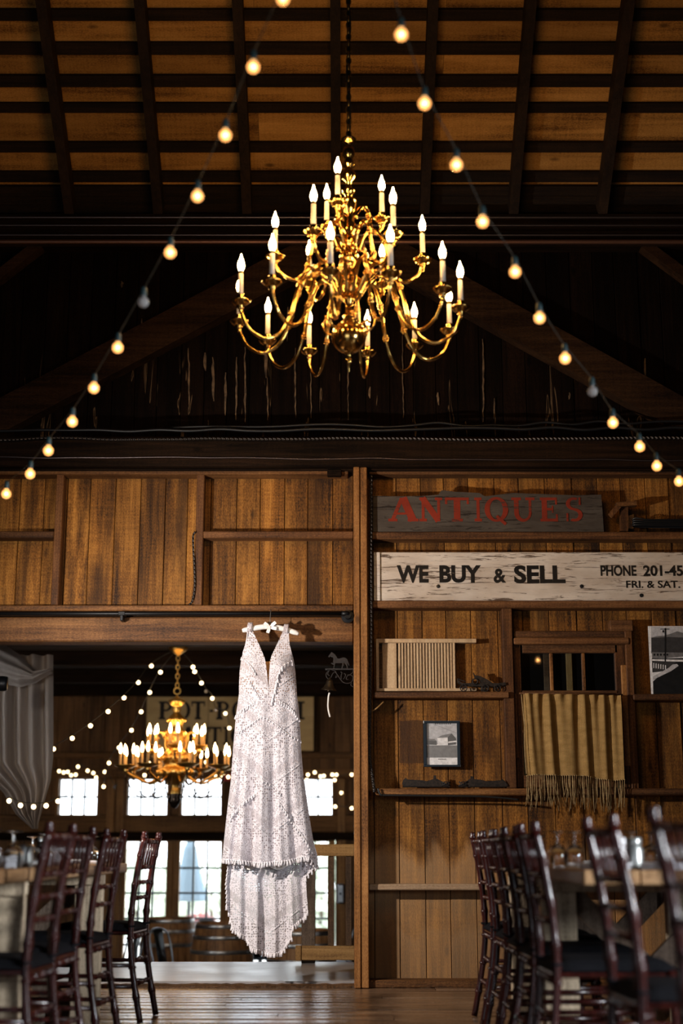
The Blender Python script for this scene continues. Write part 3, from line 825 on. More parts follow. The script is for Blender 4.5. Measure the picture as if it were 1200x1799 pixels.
# ================================================================ DRESS ON ITS HANGER
YD = 9.11
def dX(px, py): return Xp(px, py, YD)
rowsY = [1107,1120,1133,1145,1156,1162,1170,1181,1195,1208,1219,1238,1257,1287,1319,1345,1374,1410,1450,1490,1520]
Lx = [435,433.5,431.5,428,424.5,423.5,422.5,421,420.5,420,420,417.5,414.7,412,409.5,407.5,405.5,401,396.5,392.5,389.5]
Rx = [507,508,509,512,515.4,516.5,517.5,519,520,521,521.5,524,526,528,529.5,531.5,534.5,540,546,552.7,558]
nYs = [1107,1133,1145,1156,1162,1181,1195,1208,1212]
nLs = [443,455.4,460.5,465,467,470,471.2,472.3,473]
nRs = [498,487.4,482,477.5,476,474.5,473.6,473.3,473]
hem_u = [0,.12,.25,.42,.55,.68,.88,.93,1.0]; hem_y = [1510,1511,1513,1516.5,1514,1512.5,1504.5,1508,1521]
def dress_front(u, py):
    """world point of the dress front; u 0..1 from left to right, py photo row"""
    L, R = interp(py, rowsY, Lx), interp(py, rowsY, Rx)
    half = interp(py, [1107,1156,1181,1219,1257,1330,1410,1510], [.012,.075,.095,.07,.085,.095,.10,.105])
    k = interp(py, [1107,1219,1280,1400,1520], [0,.0,.15,.6,1.0])
    px = L + (R-L)*u
    a = 2*u-1
    b = half*math.sqrt(max(0.0, 1-a*a*0.98)) if py > 1150 else half*(1-0.25*a*a)
    # bust relief
    bust = 0.028*math.exp(-((py-1178)/20)**2)*(math.exp(-((u-.24)/.16)**2)+math.exp(-((u-.76)/.16)**2))
    fold = k*(0.032*math.sin(u*29+0.6+py*0.004+1.5*math.sin(u*4)) + 0.024*math.sin(u*16.5+2.1-py*.006) + 0.008*math.sin(u*57+py*.011))
    fold += 0.006*math.sin(u*21+py*.03)*interp(py,[1200,1240,1300],[0,1,.5])
    # soft drag lines at the waist
    fold += 0.004*math.sin(py*.11+u*9)*math.exp(-((py-1225)/40)**2)
    p = at(px, py, YD)
    return Vector((p.x, YD - b - bust - fold*(1-abs(a)**6), p.z))
dress = tag(empty('wedding_dress', (dX(473,1500), YD, Zp(1676, YD))), 'white lace wedding dress with plunging neckline and tasselled trims on hanger', 'dress')
ZW = Zp(1219, YD)
def dress_half(side):
    bod, ski = [], []
    NU = 34
    rows = [1107 + i*4 for i in range(29)]         # to 1219
    out = []
    for py in rows:
        L, R = interp(py, rowsY, Lx), interp(py, rowsY, Rx)
        a, b = interp(py, nYs, nLs), interp(py, nYs, nRs)
        us = []
        for k in range(NU+1):
            f = k/NU
            px = (L+(a-L)*f) if side < 0 else (b+(R-b)*f)
            us.append((px-L)/(R-L))
        out.append([dress_front(u, py) for u in us])
    return out
for sd in (-1, 1):
    rws = dress_half(sd)
    o = MB().grid(rws).build('bodice', 'bodice_lace', dress, smooth=True)
    # skirt front
NU = 120
rows = []
NR = 80
for i in range(NR+1):
    f = i/NR; r_ = []
    for k in range(NU+1):
        u = k/NU; hy = interp(u, hem_u, hem_y)
        r_.append(dress_front(u, 1219 + (hy-1219)*f))
    rows.append(r_)
o = MB().grid(rows).build('skirt', 'dress_lace', dress, smooth=True)
# back of the dress from the low back neckline to the hem
rows = []
for i in range(41):
    py = 1163 + (1500-1163)*i/40; r_ = []
    L, R = interp(py, rowsY, Lx), interp(py, rowsY, Rx)
    half = interp(py, [1107,1156,1219,1257,1330,1410,1510], [.012,.05,.05,.08,.09,.10,.11])
    for k in range(41):
        u = k/40; a = 2*u-1
        p = at(L+(R-L)*u, py, YD); p.y = YD + half*math.sqrt(max(0,1-a*a*.98)) + .008*math.sin(u*26); r_.append(p)
    rows.append(r_)
MB().grid(rows, True).build('dress_back', 'nude_lining', dress, smooth=True)
# short opaque lining seen between hem and train
rows = []
for i in range(12):
    py = 1440 + 84*i/11
    rows.append([Vector((at(425+85*k/30, py, YD).x, YD+.004-.012*math.sin(PI*k/30)+.004*math.sin(k*.9), at(470, py+4*math.sin(k*.35), YD).z)) for k in range(31)])
MB().grid(rows).build('lining', 'satin_white', dress, smooth=True)
# nude insert in the plunge
vs = [at(464,1162,YD-.055), at(479,1162,YD-.055), at(476,1185,YD-.075), at(473.5,1212,YD-.07), at(470,1185,YD-.075)]
MB().add(vs, [(4,3,2,1,0)]).build('nude_insert', 'nude_mesh', dress)
# train
tb_x = [398,402,408,418,430,436,442,455,474,488,498,503,507,512,514,526,540,541]
tb_y = [1592,1606,1630,1638,1645,1654,1664,1669,1676,1674,1670,1658,1652,1650,1628,1618,1607,1600]
tl_y = [1470,1512,1530,1550,1575,1600]; tl_x = [401,402,400,397.5,399,398]
tr_y = [1470,1500,1520,1540,1570,1607]; tr_x = [548,556,557,537,538.5,541]
rows = []
NT_ = 90
for i in range(61):
    f = i/60; r_ = []
    for k in range(NT_+1):
        u = k/NT_
        pxb = 398 + 143*u; hy = interp(pxb, tb_x, tb_y)
        py = 1475 + (hy-1475)*f
        L, R = interp(py, tl_y, tl_x), interp(py, tr_y, tr_x)
        px = L + (R-L)*u
        if py > 1600: px = pxb
        a = 2*u-1
        p = at(px, py, YD)
        fold = .022*math.sin(u*27+1.0+.004*py) + .015*math.sin(u*14.3+.5) + .007*math.sin(u*61)
        p.y = YD + .03*math.sqrt(max(0,1-a*a)) - .02*f - .01 + fold*(0.4+0.6*f)
        r_.append(p)
    rows.append(r_)
train_rows = rows
o = MB().grid(rows).build('train', 'train_lace', dress, smooth=True)
md = o.modifiers.new('thick', 'SOLIDIFY'); md.thickness = 0.003; md.offset = 1
# tassels
def tassel(m, p, ln=.020, r=.0045, lean=0.0, out=.006):
    p = Vector(p) + Vector((0,-out,0)); d = Vector((lean,0,-1)).normalized()
    m.sphere(p, r*.8, 6, 4)
    m.tube([p, p+d*ln*.35, p+d*ln], [r*.55, r*.9, r*1.15], 6)
def trim(name, pts, n, ln=.020, r=.0045, surf=True):
    P = smoothcurve([(a,b,0) for a,b in pts], 10)
    acc = [0]
    for i in range(1,len(P)): acc.append(acc[-1]+(P[i]-P[i-1]).length)
    m = MB(); cord = []
    for k in range(n):
        s_ = acc[-1]*k/(n-1)
        x = interp(s_, acc, [p.x for p in P]); y = interp(s_, acc, [p.y for p in P])
        L, R = interp(y, rowsY, Lx), interp(y, rowsY, Rx)
        u = min(max((x-L)/(R-L), .0), 1.0)
        q = dress_front(u, y)
        tassel(m, q, ln*rnd.uniform(.85,1.15), r, rnd.uniform(-.25,.25))
        cord.append(q+Vector((0,-.006,0)))
    m.tube(cord, .0022, 6)
    o = m.build(name, 'tassel_thread', dress, smooth=True); o['kind'] = 'stuff'; return o
trim('tassel_trim', [(424,1156),(434,1164),(444,1176),(450,1186)], 9, .016, .005)
trim('tassel_trim', [(513,1163),(500,1172),(491,1186),(486,1204),(482,1220),(478,1234)], 13, .028, .0072)
trim('tassel_trim', [(440,1200),(447,1212),(456,1228)], 7, .014, .0045)
trim('tassel_trim', [(414.5,1258),(424,1250),(436,1243),(448,1235)], 10, .020, .006)
trim('tassel_trim', [(492,1234),(505,1241),(517,1252),(526,1264)], 11, .020, .006)
trim('tassel_trim', [(416,1290),(440,1276),(462,1262),(480,1270),(505,1290),(529,1302)], 24, .014, .0045)
trim('tassel_trim', [(402,1448),(416,1424),(434,1407),(452,1394)], 15, .020, .006)
trim('tassel_trim', [(492,1412),(505,1430),(518,1449),(533,1470),(548,1494)], 17, .020, .006)
trim('tassel_trim', [(458,1372),(478,1380),(494,1396)], 8, .014, .0045)
# hem tassels, front and train
m = MB()
for k in range(40):
    u = k/39; q = dress_front(u, interp(u, hem_u, hem_y)); tassel(m, q, .027*rnd.uniform(.8,1.15), .0078, rnd.uniform(-.3,.3), .002)
m.tube([dress_front(k/80, interp(k/80, hem_u, hem_y)) for k in range(81)], .0035, 6)
m.build('hem_tassels', 'tassel_thread', dress, smooth=True)['kind'] = 'stuff'
m = MB(); last = train_rows[-1]
for k in range(0, len(last), 2):
    tassel(m, last[k], .027*rnd.uniform(.8,1.15), .0075, rnd.uniform(-.3,.3), .002)
m.tube(last, .003, 6)
e = [r_[-1] for r_ in train_rows]
for k in range(8, 34, 3): tassel(m, e[k], .026, .006, .1, .002)
e = [r_[0] for r_ in train_rows]
for k in range(22, 60, 4): tassel(m, e[k], .022, .0055, -.2, .002)
m.build('hem_tassels', 'tassel_thread', dress, smooth=True)['kind'] = 'stuff'
# strap loops over the hanger
for px, py in ((439,1106),(502.5,1109)):
    c = at(px, py, YD)
    m = MB(); pts = [Vector((c.x+.004*math.cos(t_), YD+.034*math.sin(t_), c.z+.012+.030*math.cos(t_))) for t_ in [2*PI*i/18 for i in range(18)]]
    for dx_ in (-.011, -.004, .003, .010): m.tube([p+Vector((dx_,0,0)) for p in pts], .0055, 6, closed=True)
    m.build('strap', 'bodice_lace', dress, smooth=True)
m = MB(); tassel(m, at(434.5,1112,YD-.02), .04, .004); tassel(m, at(523.5,1163,YD-.01)-Vector((.03,0,0)), .02, .004); m.build('strap_tassel', 'tassel_thread', dress, smooth=True)

# hanger
hz = tag(empty('padded_hanger', tuple(at(474,1112,YD))), 'padded white satin hanger with ribbon bow holding the dress', 'hanger')
hp = [(425.5,1108,.011),(430,1107,.016),(445,1104,.018),(460,1101.5,.018),(474,1101,.017),(490,1103,.018),(505,1107,.018),(518,1111,.017),(524.5,1114,.010)]
cv = smoothcurve([at(a,b,YD) for a,b,_ in hp], 4); rs = []
for i in range(len(cv)): rs.append(interp(i/4.0, list(range(len(hp))), [c for _,_,c in hp]))
MB().tube(cv, rs, 12).build('padded_bar', 'satin_white', hz, smooth=True)
hk = at(474.5,1096,YD); topz = Zp(1078, 9.20)
pts = [Vector((hk.x, YD, hk.z-.02)), Vector((hk.x, YD, hk.z+.02)), Vector((hk.x+.002, YD+.01, topz-.005)), Vector((hk.x, YD+.035, topz+.02)), Vector((hk.x, 9.20, topz+.026)), Vector((hk.x, 9.225, topz+.005))]
MB().tube(smoothcurve(pts,5), .0022, 6).build('hook', 'hoop_steel', hz, smooth=True)
m = MB(); c = at(474,1102,YD-.024)
for sx, sz, ln in ((-1,.75,.045),(1,.85,.05),(1,-.25,.045),(-.35,-1,.04),(-.7,.05,.03)):
    d = Vector((sx,0,sz)).normalized(); n_ = Vector((-d.z,0,d.x))
    for off in (0,1):
        a = c + Vector((0,-.004*off,0)); b = c + d*ln + Vector((0,-.010,0))
        m.grid([[a-n_*.004, a+n_*.004],[a+d*ln*.5-n_*.011+Vector((0,-.012*(1-off),0)), a+d*ln*.5+n_*.011+Vector((0,-.012*(1-off),0))],[b-n_*.010, b+n_*.010]])
m.sphere(c+Vector((0,-.008,0)), .008, 8, 6)
m.build('ribbon_bow', 'satin_white', hz, smooth=True)

# ================================================================ BLACK PIPE RAIL
py_ = 1078
a, b = at(-160, py_, 9.20), at(611, py_, 9.20)
pr = tag(empty('pipe_rail', tuple(a.lerp(b,.5))), 'black iron pipe rail along the header above the dress', 'rail')
MB().tube([a, b], .0125, 12).build('pipe', 'black_iron', pr, smooth=True)
e_ = at(611, 1082, 9.20)
MB().lathe([(0,-.01),(.02,-.01),(.022,.02),(.042,.022),(.042,.055),(0,.055)], 20, (e_.x-.0, 9.20, e_.z), (0,1,0)).build('flange', 'black_iron', pr, smooth=False)
MB().tube([(e_.x-.04,9.20,a.z),(e_.x,9.20,a.z),(e_.x,9.24,a.z)], .018, 10).build('elbow', 'black_iron', pr, smooth=True)
c = at(214, 1080, 9.20)
MB().box(c.x-.022,c.x+.022,9.185,9.28,c.z-.006,c.z+.02,.003).box(c.x-.01,c.x+.01,9.19,9.27,c.z-.04,c.z,.003).build('bracket','black_iron',pr)
c = at(-2, 1201, 10.3)
tag(MB().lathe([(0,-.05),(.04,-.05),(.052,-.03),(.055,.03),(.05,.06),(0,.06)], 20, tuple(c), (1,.1,0)).build('spotlight_can','black_iron',None,tuple(c),True),
    'small black spotlight can at the left edge by the drape', 'spotlight')

# ================================================================ HORSE BELL
YBell = 9.30
bell = tag(empty('horse_bell', tuple(at(620,1185,YBell))), 'cast iron wall bell with trotting horse bracket on the post', 'bell')
def zb(x, y):  # zoom pixel (540..650 x 1130..1270 at 10.9x) to world
    return at(540+x/10.909, 1130+y/10.907, YBell)
def hor(pts): return [(zb(x,y).x, zb(x,y).z) for x,y in pts]
body = [(400,262),(408,240),(440,205),(455,180),(462,165),(475,178),(500,195),(535,225),(560,260),(572,290),(610,298),(650,285),(690,272),(735,285),(765,310),(780,350),(800,405),(803,432),(788,425),(778,400),(768,385),(762,402),(768,440),(770,482),(752,482),(752,445),(735,408),(712,385),(700,372),(690,400),(695,418),(680,445),(668,485),(652,485),(662,440),(672,410),(662,378),(630,382),(590,384),(550,380),(530,395),(525,430),(512,482),(494,485),(505,440),(510,412),(490,412),(472,396),(452,392),(456,374),(480,380),(500,378),(492,350),(500,310),(495,280),(480,262),(450,255),(420,268)]
MB().prism(hor(body), 9.295, 9.307).build('horse', 'cast_iron', bell)
MB().prism(hor([(340,488),(905,488),(905,508),(345,512)]), 9.285, 9.315).build('bracket_bar', 'cast_iron', bell)
m = MB()
def scroll(pts, r=.0035): m.tube(smoothcurve([zb(x,y) for x,y in pts], 5), r, 6)
scroll([(430,515),(385,550),(360,600),(370,650),(405,685),(440,670),(465,630),(490,580),(530,555),(545,565)])
scroll([(430,515),(400,560),(395,600),(430,625)]); scroll([(470,512),(530,530),(560,580),(600,640),(650,710),(700,755),(770,770),(840,750),(875,690),(870,640),(830,610),(780,620),(750,660),(755,695),(790,690)])
scroll([(560,615),(545,660),(580,640)]); scroll([(650,690),(650,620),(665,570),(640,545)]); scroll([(690,690),(720,650),(735,600),(700,580)]); scroll([(880,515),(870,560),(820,600),(770,610)])
scroll([(850,760),(835,800),(860,825),(905,850)]); scroll([(895,520),(895,850)], .005)
m.build('scroll_bracket', 'cast_iron', bell, smooth=True)
c = zb(410, 900); tp = zb(410, 690); hh = tp.z-c.z
bd = MB().lathe([(.004,hh+.012),(.008,hh),(.018,hh*.93),(.022,hh*.75),(.027,hh*.5),(.036,hh*.25),(.050,.004),(.053,0),(.050,.002),(.03,hh*.3),(.0,hh*.8)], 20, (c.x,YBell,c.z), (.1,-.12,1)).build('bell_dome','bell_bronze',bell,smooth=True)
MB().sphere((c.x,YBell-.005,c.z-.004), .008, 8, 6).build('clapper','bell_bronze',bell,smooth=True)
MB().tube(smoothcurve([zb(425,950),zb(408,1010),zb(400,1100),zb(396,1200),zb(405,1290),zb(435,1415)],4), .0055, 8).build('pull_cord','white_cord',bell,smooth=True)

# ================================================================ LETTERING
def text_mesh(s, width, height, bold=0.0, shear=0.0):
    cu = bpy.data.curves.new('lettering', 'FONT'); cu.body = s; cu.size = 1.0; cu.offset = bold; cu.shear = shear
    cu.resolution_u = 4
    ob = bpy.data.objects.new('lettering', cu); COL.objects.link(ob)
    dg = bpy.context.evaluated_depsgraph_get()
    me = bpy.data.meshes.new_from_object(ob.evaluated_get(dg))
    vs = [v.co.copy() for v in me.vertices]; fs = [tuple(p.vertices) for p in me.polygons]
    bpy.data.objects.remove(ob); bpy.data.curves.remove(cu); bpy.data.meshes.remove(me)
    x0, x1 = min(v.x for v in vs), max(v.x for v in vs); y0, y1 = min(v.y for v in vs), max(v.y for v in vs)
    return [((v.x-x0)/(x1-x0)*width, (v.y-y0)/(y1-y0)*height) for v in vs], fs
def put_text(s, px0, py0, px1, py1, Y, mat, parent, bold=0.0, name='lettering'):
    a = at(px0, py1, Y); b = at(px1, py0, Y)
    a.x = Xp(px0,(py0+py1)/2,Y); b.x = Xp(px1,(py0+py1)/2,Y)
    vs, fs = text_mesh(s, b.x-a.x, b.z-a.z, bold)
    return MB().add([(a.x+x, Y, a.z+z) for x,z in vs], fs).build(name, mat, parent)
# slab-serif stroke letters, unit box 1 wide x 1 tall
def arc(cx, cy, rx, ry, a0, a1, n=14):
    return [(cx+rx*math.cos(math.radians(a0+(a1-a0)*i/n)), cy+ry*math.sin(math.radians(a0+(a1-a0)*i/n))) for i in range(n+1)]
K, T_, SF = .27, .13, .115   # thick, thin, serif heights
def stroke(p, q, w_): 
    d = Vector((q[0]-p[0], q[1]-p[1], 0)); n = Vector((-d.y, d.x, 0)).normalized()*w_/2
    return [(p[0]+n.x,p[1]+n.y),(p[0]-n.x,p[1]-n.y),(q[0]-n.x,q[1]-n.y),(q[0]+n.x,q[1]+n.y)]
def rect(x0,y0,x1,y1): return [(x0,y0),(x1,y0),(x1,y1),(x0,y1)]
def ring(o_, i_):
    return [[o_[k],o_[k+1],i_[k+1],i_[k]] for k in range(len(o_)-1)]
def vst(x, w_=K, top=True, bot=True, sw=.34):
    out = [rect(x-w_/2,0,x+w_/2,1)]
    if top: out += [rect(x-sw/2,1-SF,x+sw/2,1)]
    if bot: out += [rect(x-sw/2,0,x+sw/2,SF)]
    return out
GL = {
 'A': [stroke((.12,.02),(.46,.98),T_), stroke((.50,1.0),(.86,.02),K), rect(.26,.28,.74,.37), rect(-.02,0,.30,SF), rect(.66,0,1.04,SF)],
 'N': vst(.14,T_) + vst(.86,T_,True,False) + [stroke((.12,.97),(.84,.03),K)],
 'T': vst(.5,K,False,True,.46) + [rect(0,1-SF,1,1), rect(0,.72,.09,1), rect(.91,.72,1,1)],
 'I': vst(.5,.34,True,True,.8),
 'Q': ring(arc(.5,.5,.52,.52,0,360,26), arc(.5,.5,.29,.42,0,360,26)) + [stroke((.5,.22),(.9,-.12),.13)],
 'O': ring(arc(.5,.5,.52,.52,0,360,26), arc(.5,.5,.29,.42,0,360,26)),
 'U': [rect(.06,.36,.28,1), rect(.76,.36,.88,1), rect(-.06,1-SF,.40,1), rect(.60,1-SF,1.04,1)] + ring(arc(.47,.38,.41,.40,180,360,14), arc(.52,.38,.24,.28,180,360,14)),
 'E': vst(.22,K,False,False) + [rect(0,0,.9,SF), rect(0,1-SF,.88,1), rect(.22,.46,.66,.56), rect(.80,0,.9,.3), rect(.78,.70,.88,1), rect(.60,.36,.68,.66)],
 'S': ring(arc(.5,.735,.40,.27,60,270,14), arc(.5,.735,.20,.17,60,270,14)) + ring(arc(.5,.27,.42,.28,90,-120,14), arc(.5,.27,.21,.17,90,-120,14)) + [rect(.74,.68,.84,1), rect(.10,0,.20,.34)],
 'P': vst(.22,K,True,True,.44) + ring(arc(.40,.72,.46,.28,-90,90,12), arc(.40,.72,.24,.18,-90,90,12)) + [rect(.2,.90,.42,1), rect(.2,.44,.42,.54)],
 'R': vst(.22,K,True,True,.44) + ring(arc(.40,.74,.42,.26,-90,90,12), arc(.40,.74,.21,.16,-90,90,12)) + [rect(.2,.90,.42,1), rect(.2,.48,.42,.58), stroke((.46,.52),(.86,.04),K), rect(.74,0,1.04,SF)],
 '-': [rect(.15,.40,.85,.54)],
}
def put_serif(ch, px0, py0, px1, py1, Y, mat, parent):
    ym = (py0+py1)/2; x0, x1 = Xp(px0,ym,Y), Xp(px1,ym,Y); z1, z0 = Zp(py0,Y), Zp(py1,Y)
    m = MB()
    for i, poly in enumerate(GL[ch]):
        m.add([(x0+(x1-x0)*x, Y-.0001*i, z0+(z1-z0)*z) for x,z in poly], [tuple(range(len(poly)))])
    return m.build('letter', mat, parent)

# ---- ANTIQUES sign
YS = 9.30
sg = tag(empty('antiques_sign', tuple(at(857,935,YS))), 'weathered grey board sign reading ANTIQUES in faded red letters', 'sign')
out = [(655,934),(655,871),(700,872),(748,871),(770,869),(776,861),(800,864),(842,866),(852,872),(900,866),(955,868),(1010,870),(1056,869),(1058,890),(1061,934)]
MB().prism([(at(x,y,YS).x, at(x,y,YS).z) for x,y in out], YS, YS+.028).build('board','grey_sign_board',sg)
lx = [(683,733),(738,776),(782,824),(832,848),(852,892),(901,938),(949,983),(991,1026)]
for ch, (a, b) in zip('ANTIQUES', lx): put_serif(ch, a, 874, b, 916, YS-.0015, 'red_paint', sg)
# ---- WE BUY & SELL sign
sg = tag(empty('dealer_sign', tuple(at(930,1055,YS))), 'long whitewashed plank sign reading WE BUY & SELL with phone number', 'sign')
MB().box(Xp(657,1012,YS), Xp(1340,1012,YS), YS, YS+.03, Zp(1055,YS), Zp(970,YS), .004).build('board','whitewash_sign',sg)
wb = lambda n,x0,y0,x1,y1,Y0,Y1,mat,par: MB().box(Xp(x0,(y0+y1)/2,Y0),Xp(x1,(y0+y1)/2,Y0),Y0,Y1,Zp(y1,Y0),Zp(y0,Y0),.002).build(n,mat,par)
wb('end_batten', 657, 970, 668, 1055, YS-.012, YS, 'whitewash_sign', sg)
YT = YS-.002
put_text('WE', 697,993,753,1024, YT,'black_paint',sg,.04); put_text('BUY', 772,993,845,1024, YT,'black_paint',sg,.04)
put_text('&', 867,999,889,1024, YT,'black_paint',sg,.03); put_text('SELL', 903,993,993,1025, YT,'black_paint',sg,.04)
put_text('PHONE', 1055,993,1118,1012, YT,'black_paint',sg,.03); put_text('201-453', 1130,993,1212,1012, YT,'black_paint',sg,.03)
put_text('FRI. & SAT. EVE', 1100,1020,1234,1033, YT,'black_paint',sg,.02)
for px, py in ((770,1030),(1022,1030),(1127,1046)):
    c = at(px,py,YT); MB().lathe([(0,-.002),(.013,-.001),(.013,.004)],12,tuple(c),(0,1,0)).build('bolt_hole','print_black',sg)

# ---- POT-POURRI ANTIQUES sign on the far wall
YP = 18.55
sg = tag(empty('far_sign', tuple(at(404,1319,YP))), 'cream sign with dark serif lettering behind the far chandelier', 'sign')
for a, b in ((257,365),(366,551)):
    MB().box(Xp(a,1272,YP),Xp(b,1272,YP),YP,YP+.03,Zp(1319,YP),Zp(1224,YP),.005).build('board','cream_sign',sg)
lx = [(279,306),(308,334),(336,360),(367,376),(380,406),(408,434),(436,461),(463,489),(491,516),(519,537)]
for ch,(a,b) in zip('POT-POURRI', lx): put_serif(ch,a,1232,b,1264,YP-.003,'far_letter_paint',sg)
lx = [(317,343),(345,366),(367,389),(391,404),(406,432),(434,460),(462,486),(488,512)]
for ch,(a,b) in zip('ANTIQUES', lx): put_serif(ch,a,1277,b,1308,YP-.003,'far_letter_paint',sg)

# ================================================================ SHELF ITEMS ON THE RIGHT WALL
def wbx(m, x0,y0,x1,y1,Y0,Y1,bev=.002):
    ym=(y0+y1)/2; return m.box(Xp(x0,ym,Y0),Xp(x1,ym,Y0),Y0,Y1,Zp(y1,Y0),Zp(y0,Y0),bev)
YWb = 9.372
sw = tag(empty('wooden_slat_rack', tuple(at(730,1215,YWb))), 'pale wooden slatted rack with sliding end panel on the shelf', 'rack')
wbx(MB(),661,1122,666,1214,YWb-.03,YWb+.03).build('side_rail','washboard_wood',sw)
wbx(MB(),664,1122,837,1129,YWb-.03,YWb+.03).build('top_rail','washboard_wood',sw)
wbx(MB(),666,1209,838,1214,YWb-.03,YWb+.03).build('bottom_rail','washboard_wood',sw)
wbx(MB(),672,1128,697,1209,YWb-.01,YWb+.01).build('end_panel','washboard_wood',sw)
wbx(MB(),666,1128,800,1209,YWb+.025,YWb+.032).build('back_board','sill_wood',sw)
for k in range(18):
    x0 = 700 + k*5.35
    wbx(MB(),x0,1128,x0+3.6,1210,YWb-.012,YWb+.012,.0015).build('slat','washboard_wood',sw)
wbx(MB(),796,1128,800,1210,YWb-.02,YWb+.02).build('side_rail','washboard_wood',sw)

# toy car
YC = 9.314
def zc(x, y, Y=YC): return at(640+x/4.2857, 1100+y/4.2867, Y)
car = tag(empty('toy_car', tuple(zc(880,497))), 'small dark cast iron toy car with spoked wheels on the shelf', 'toy car')
for k, (x, r_) in enumerate(((745,30),(908,30),(1000,28))):
    for dy in (-.032, .032):
        c = zc(x, 470); c.y = YC+dy; R_ = r_/4.2857*.00352
        m = MB(); m.tube([(c.x+R_*.88*math.cos(2*PI*i/18), c.y, c.z+R_*.88*math.sin(2*PI*i/18)) for i in range(18)], R_*.13, 6, closed=True)
        for i in range(6):
            a = 2*PI*i/6; m.tube([c, (c.x+R_*.85*math.cos(a), c.y, c.z+R_*.85*math.sin(a))], R_*.05, 5)
        m.lathe([(0,-.004),(R_*.25,-.004),(R_*.25,.004),(0,.004)], 10, tuple(c), (0,1,0))
        m.build('wheel','cast_iron' if dy < 0 else 'rusty_iron',car,smooth=True)
ol = [(700,400),(712,415),(735,428),(765,432),(800,432),(815,420),(830,432),(880,430),(1010,432),(1060,425),(1065,445),(1010,458),(800,455),(740,448),(705,430)]
MB().prism([(zc(x,y).x, zc(x,y).z) for x,y in ol], YC-.02, YC+.02).build('chassis','rusty_iron',car)
ol = [(820,350),(832,372),(870,378),(900,392),(935,410),(960,430),(880,432),(862,405),(835,395)]
MB().prism([(zc(x,y).x, zc(x,y).z) for x,y in ol], YC-.02, YC+.02).build('seat','rusty_iron',car)
c = zc(832,420); MB().tube([(c.x+.017*math.cos(2*PI*i/16), YC-.03, c.z+.017*math.sin(2*PI*i/16)) for i in range(16)], .004, 6, closed=True).build('spare_wheel','cast_iron',car,smooth=True)
MB().tube([zc(700,395,YC-.02), zc(760,418,YC-.02)], .004, 6).build('headlamp','rusty_iron',car)
# iron relics
YI = 9.31
for nm, pts, wx, hole, lb in (('iron_ornament', [(285,1190),(292,1160),(312,1142),(325,1155),(370,1158),(430,1160),(470,1168),(520,1152),(522,1125),(540,1125),(542,1148),(600,1150),(650,1152),(655,1205),(640,1208),(300,1206)], None, 615, 'black cast iron ornament on the lower shelf, left one under the picture'),
                        ('iron_ornament', [(705,1205),(702,1152),(760,1150),(800,1148),(802,1130),(822,1132),(824,1152),(880,1158),(920,1168),(980,1165),(1030,1160),(1040,1152),(1055,1165),(1078,1195),(1076,1208),(720,1208)], None, 745, 'black cast iron ornament on the lower shelf, right one beside the stud')):
    io = tag(empty(nm, tuple(zc(sum(p[0] for p in pts)/len(pts),1208,YI))), lb, 'ornament', 'cast iron ornaments on the shelf')
    # body bars and lattice end
    up = [p for p in pts if p[1] < 1190]
    m = MB().prism([(zc(x,y,YI).x, zc(x,y,YI).z) for x,y in pts if not (hole-45 < x < hole+45 and y > 1149 and y<1156)], YI-.012, YI+.012)
    m.build('casting','rusty_iron',io)
    m = MB()
    for d in ((-35,1172,35,1202),(-35,1202,35,1172)):
        m.tube([zc(hole+d[0],d[1],YI-.014), zc(hole+d[2],d[3],YI-.014)], .004, 6)
    c = zc(hole,1187,YI-.015); m.tube([(c.x+.02*math.cos(2*PI*i/14), c.y, c.z+.013*math.sin(2*PI*i/14)) for i in range(14)], .003, 6, closed=True)
    m.build('lattice','cast_iron',io,smooth=True)
    MB().tube([zc(pts[0][0]+5,1208,YI), zc(pts[-2][0] if nm=='x' else pts[0][0]+360,1208,YI)], .006, 6).build('foot_rail','rusty_iron',io)

# framed photograph of a barn
YH = 9.36
fp = tag(empty('framed_photograph', tuple(at(777,1347,YH))), 'navy framed black and white photograph of a barn', 'picture')
def q(m, pts, Y): return m.add([tuple(zc(x,y,Y)) for x,y in pts], [tuple(range(len(pts)))])
for (a,b,c_,d) in ((449,713,720,730),(449,1044,720,1060),(449,730,467,1044),(703,730,720,1044)):
    p0, p1 = zc(a,d,YH-.02), zc(c_,b,YH-.02); MB().box(p0.x,p1.x,YH-.02,YH+.012,p0.z,p1.z,.002).build('frame_bar','navy_frame',fp)
p0, p1 = zc(449,1060,YH), zc(720,713,YH); MB().box(p0.x,p1.x,YH,YH+.01,p0.z,p1.z).build('paper','print_white',fp)
q(MB(), [(467,730),(467,890),(703,890),(703,730)], YH-.001).build('sky_print','print_pale',fp)
q(MB(), [(467,898),(467,990),(703,990),(703,898)], YH-.002).build('field_print','print_mid',fp)
m = MB(); q(m,[(548,842),(560,900),(630,897),(628,838)],YH-.002); m.build('barn_print','print_white',fp)
m = MB(); q(m,[(548,842),(628,838),(658,808),(585,822)],YH-.0025); q(m,[(475,848),(475,862),(545,866),(530,850)],YH-.0025); m.build('barn_print','print_mid',fp)
m = MB(); q(m,[(628,838),(630,897),(690,890),(690,845),(658,808)],YH-.003); q(m,[(475,860),(475,892),(545,895),(545,866)],YH-.003); m.build('barn_print','print_dark',fp)
m = MB(); q(m,[(632,870),(632,880),(703,872),(690,862)],YH-.0035); q(m,[(590,875),(595,893),(615,893)],YH-.0035); m.build('barn_print','print_white',fp)
m = MB().tube([zc(520,738,YH-.003), zc(703,808,YH-.003)], .0008, 4); m.build('wire_print','print_dark',fp)
m = MB()
for i in range(9): wbx(m, 764+i*3.3, 1270.5, 766+i*3.3, 1272.5, YH-.002, YH-.001, 0)
for i in range(6): wbx(m, 770+i*2.4, 1333, 771.5+i*2.4, 1334.5, YH-.002, YH-.001, 0)
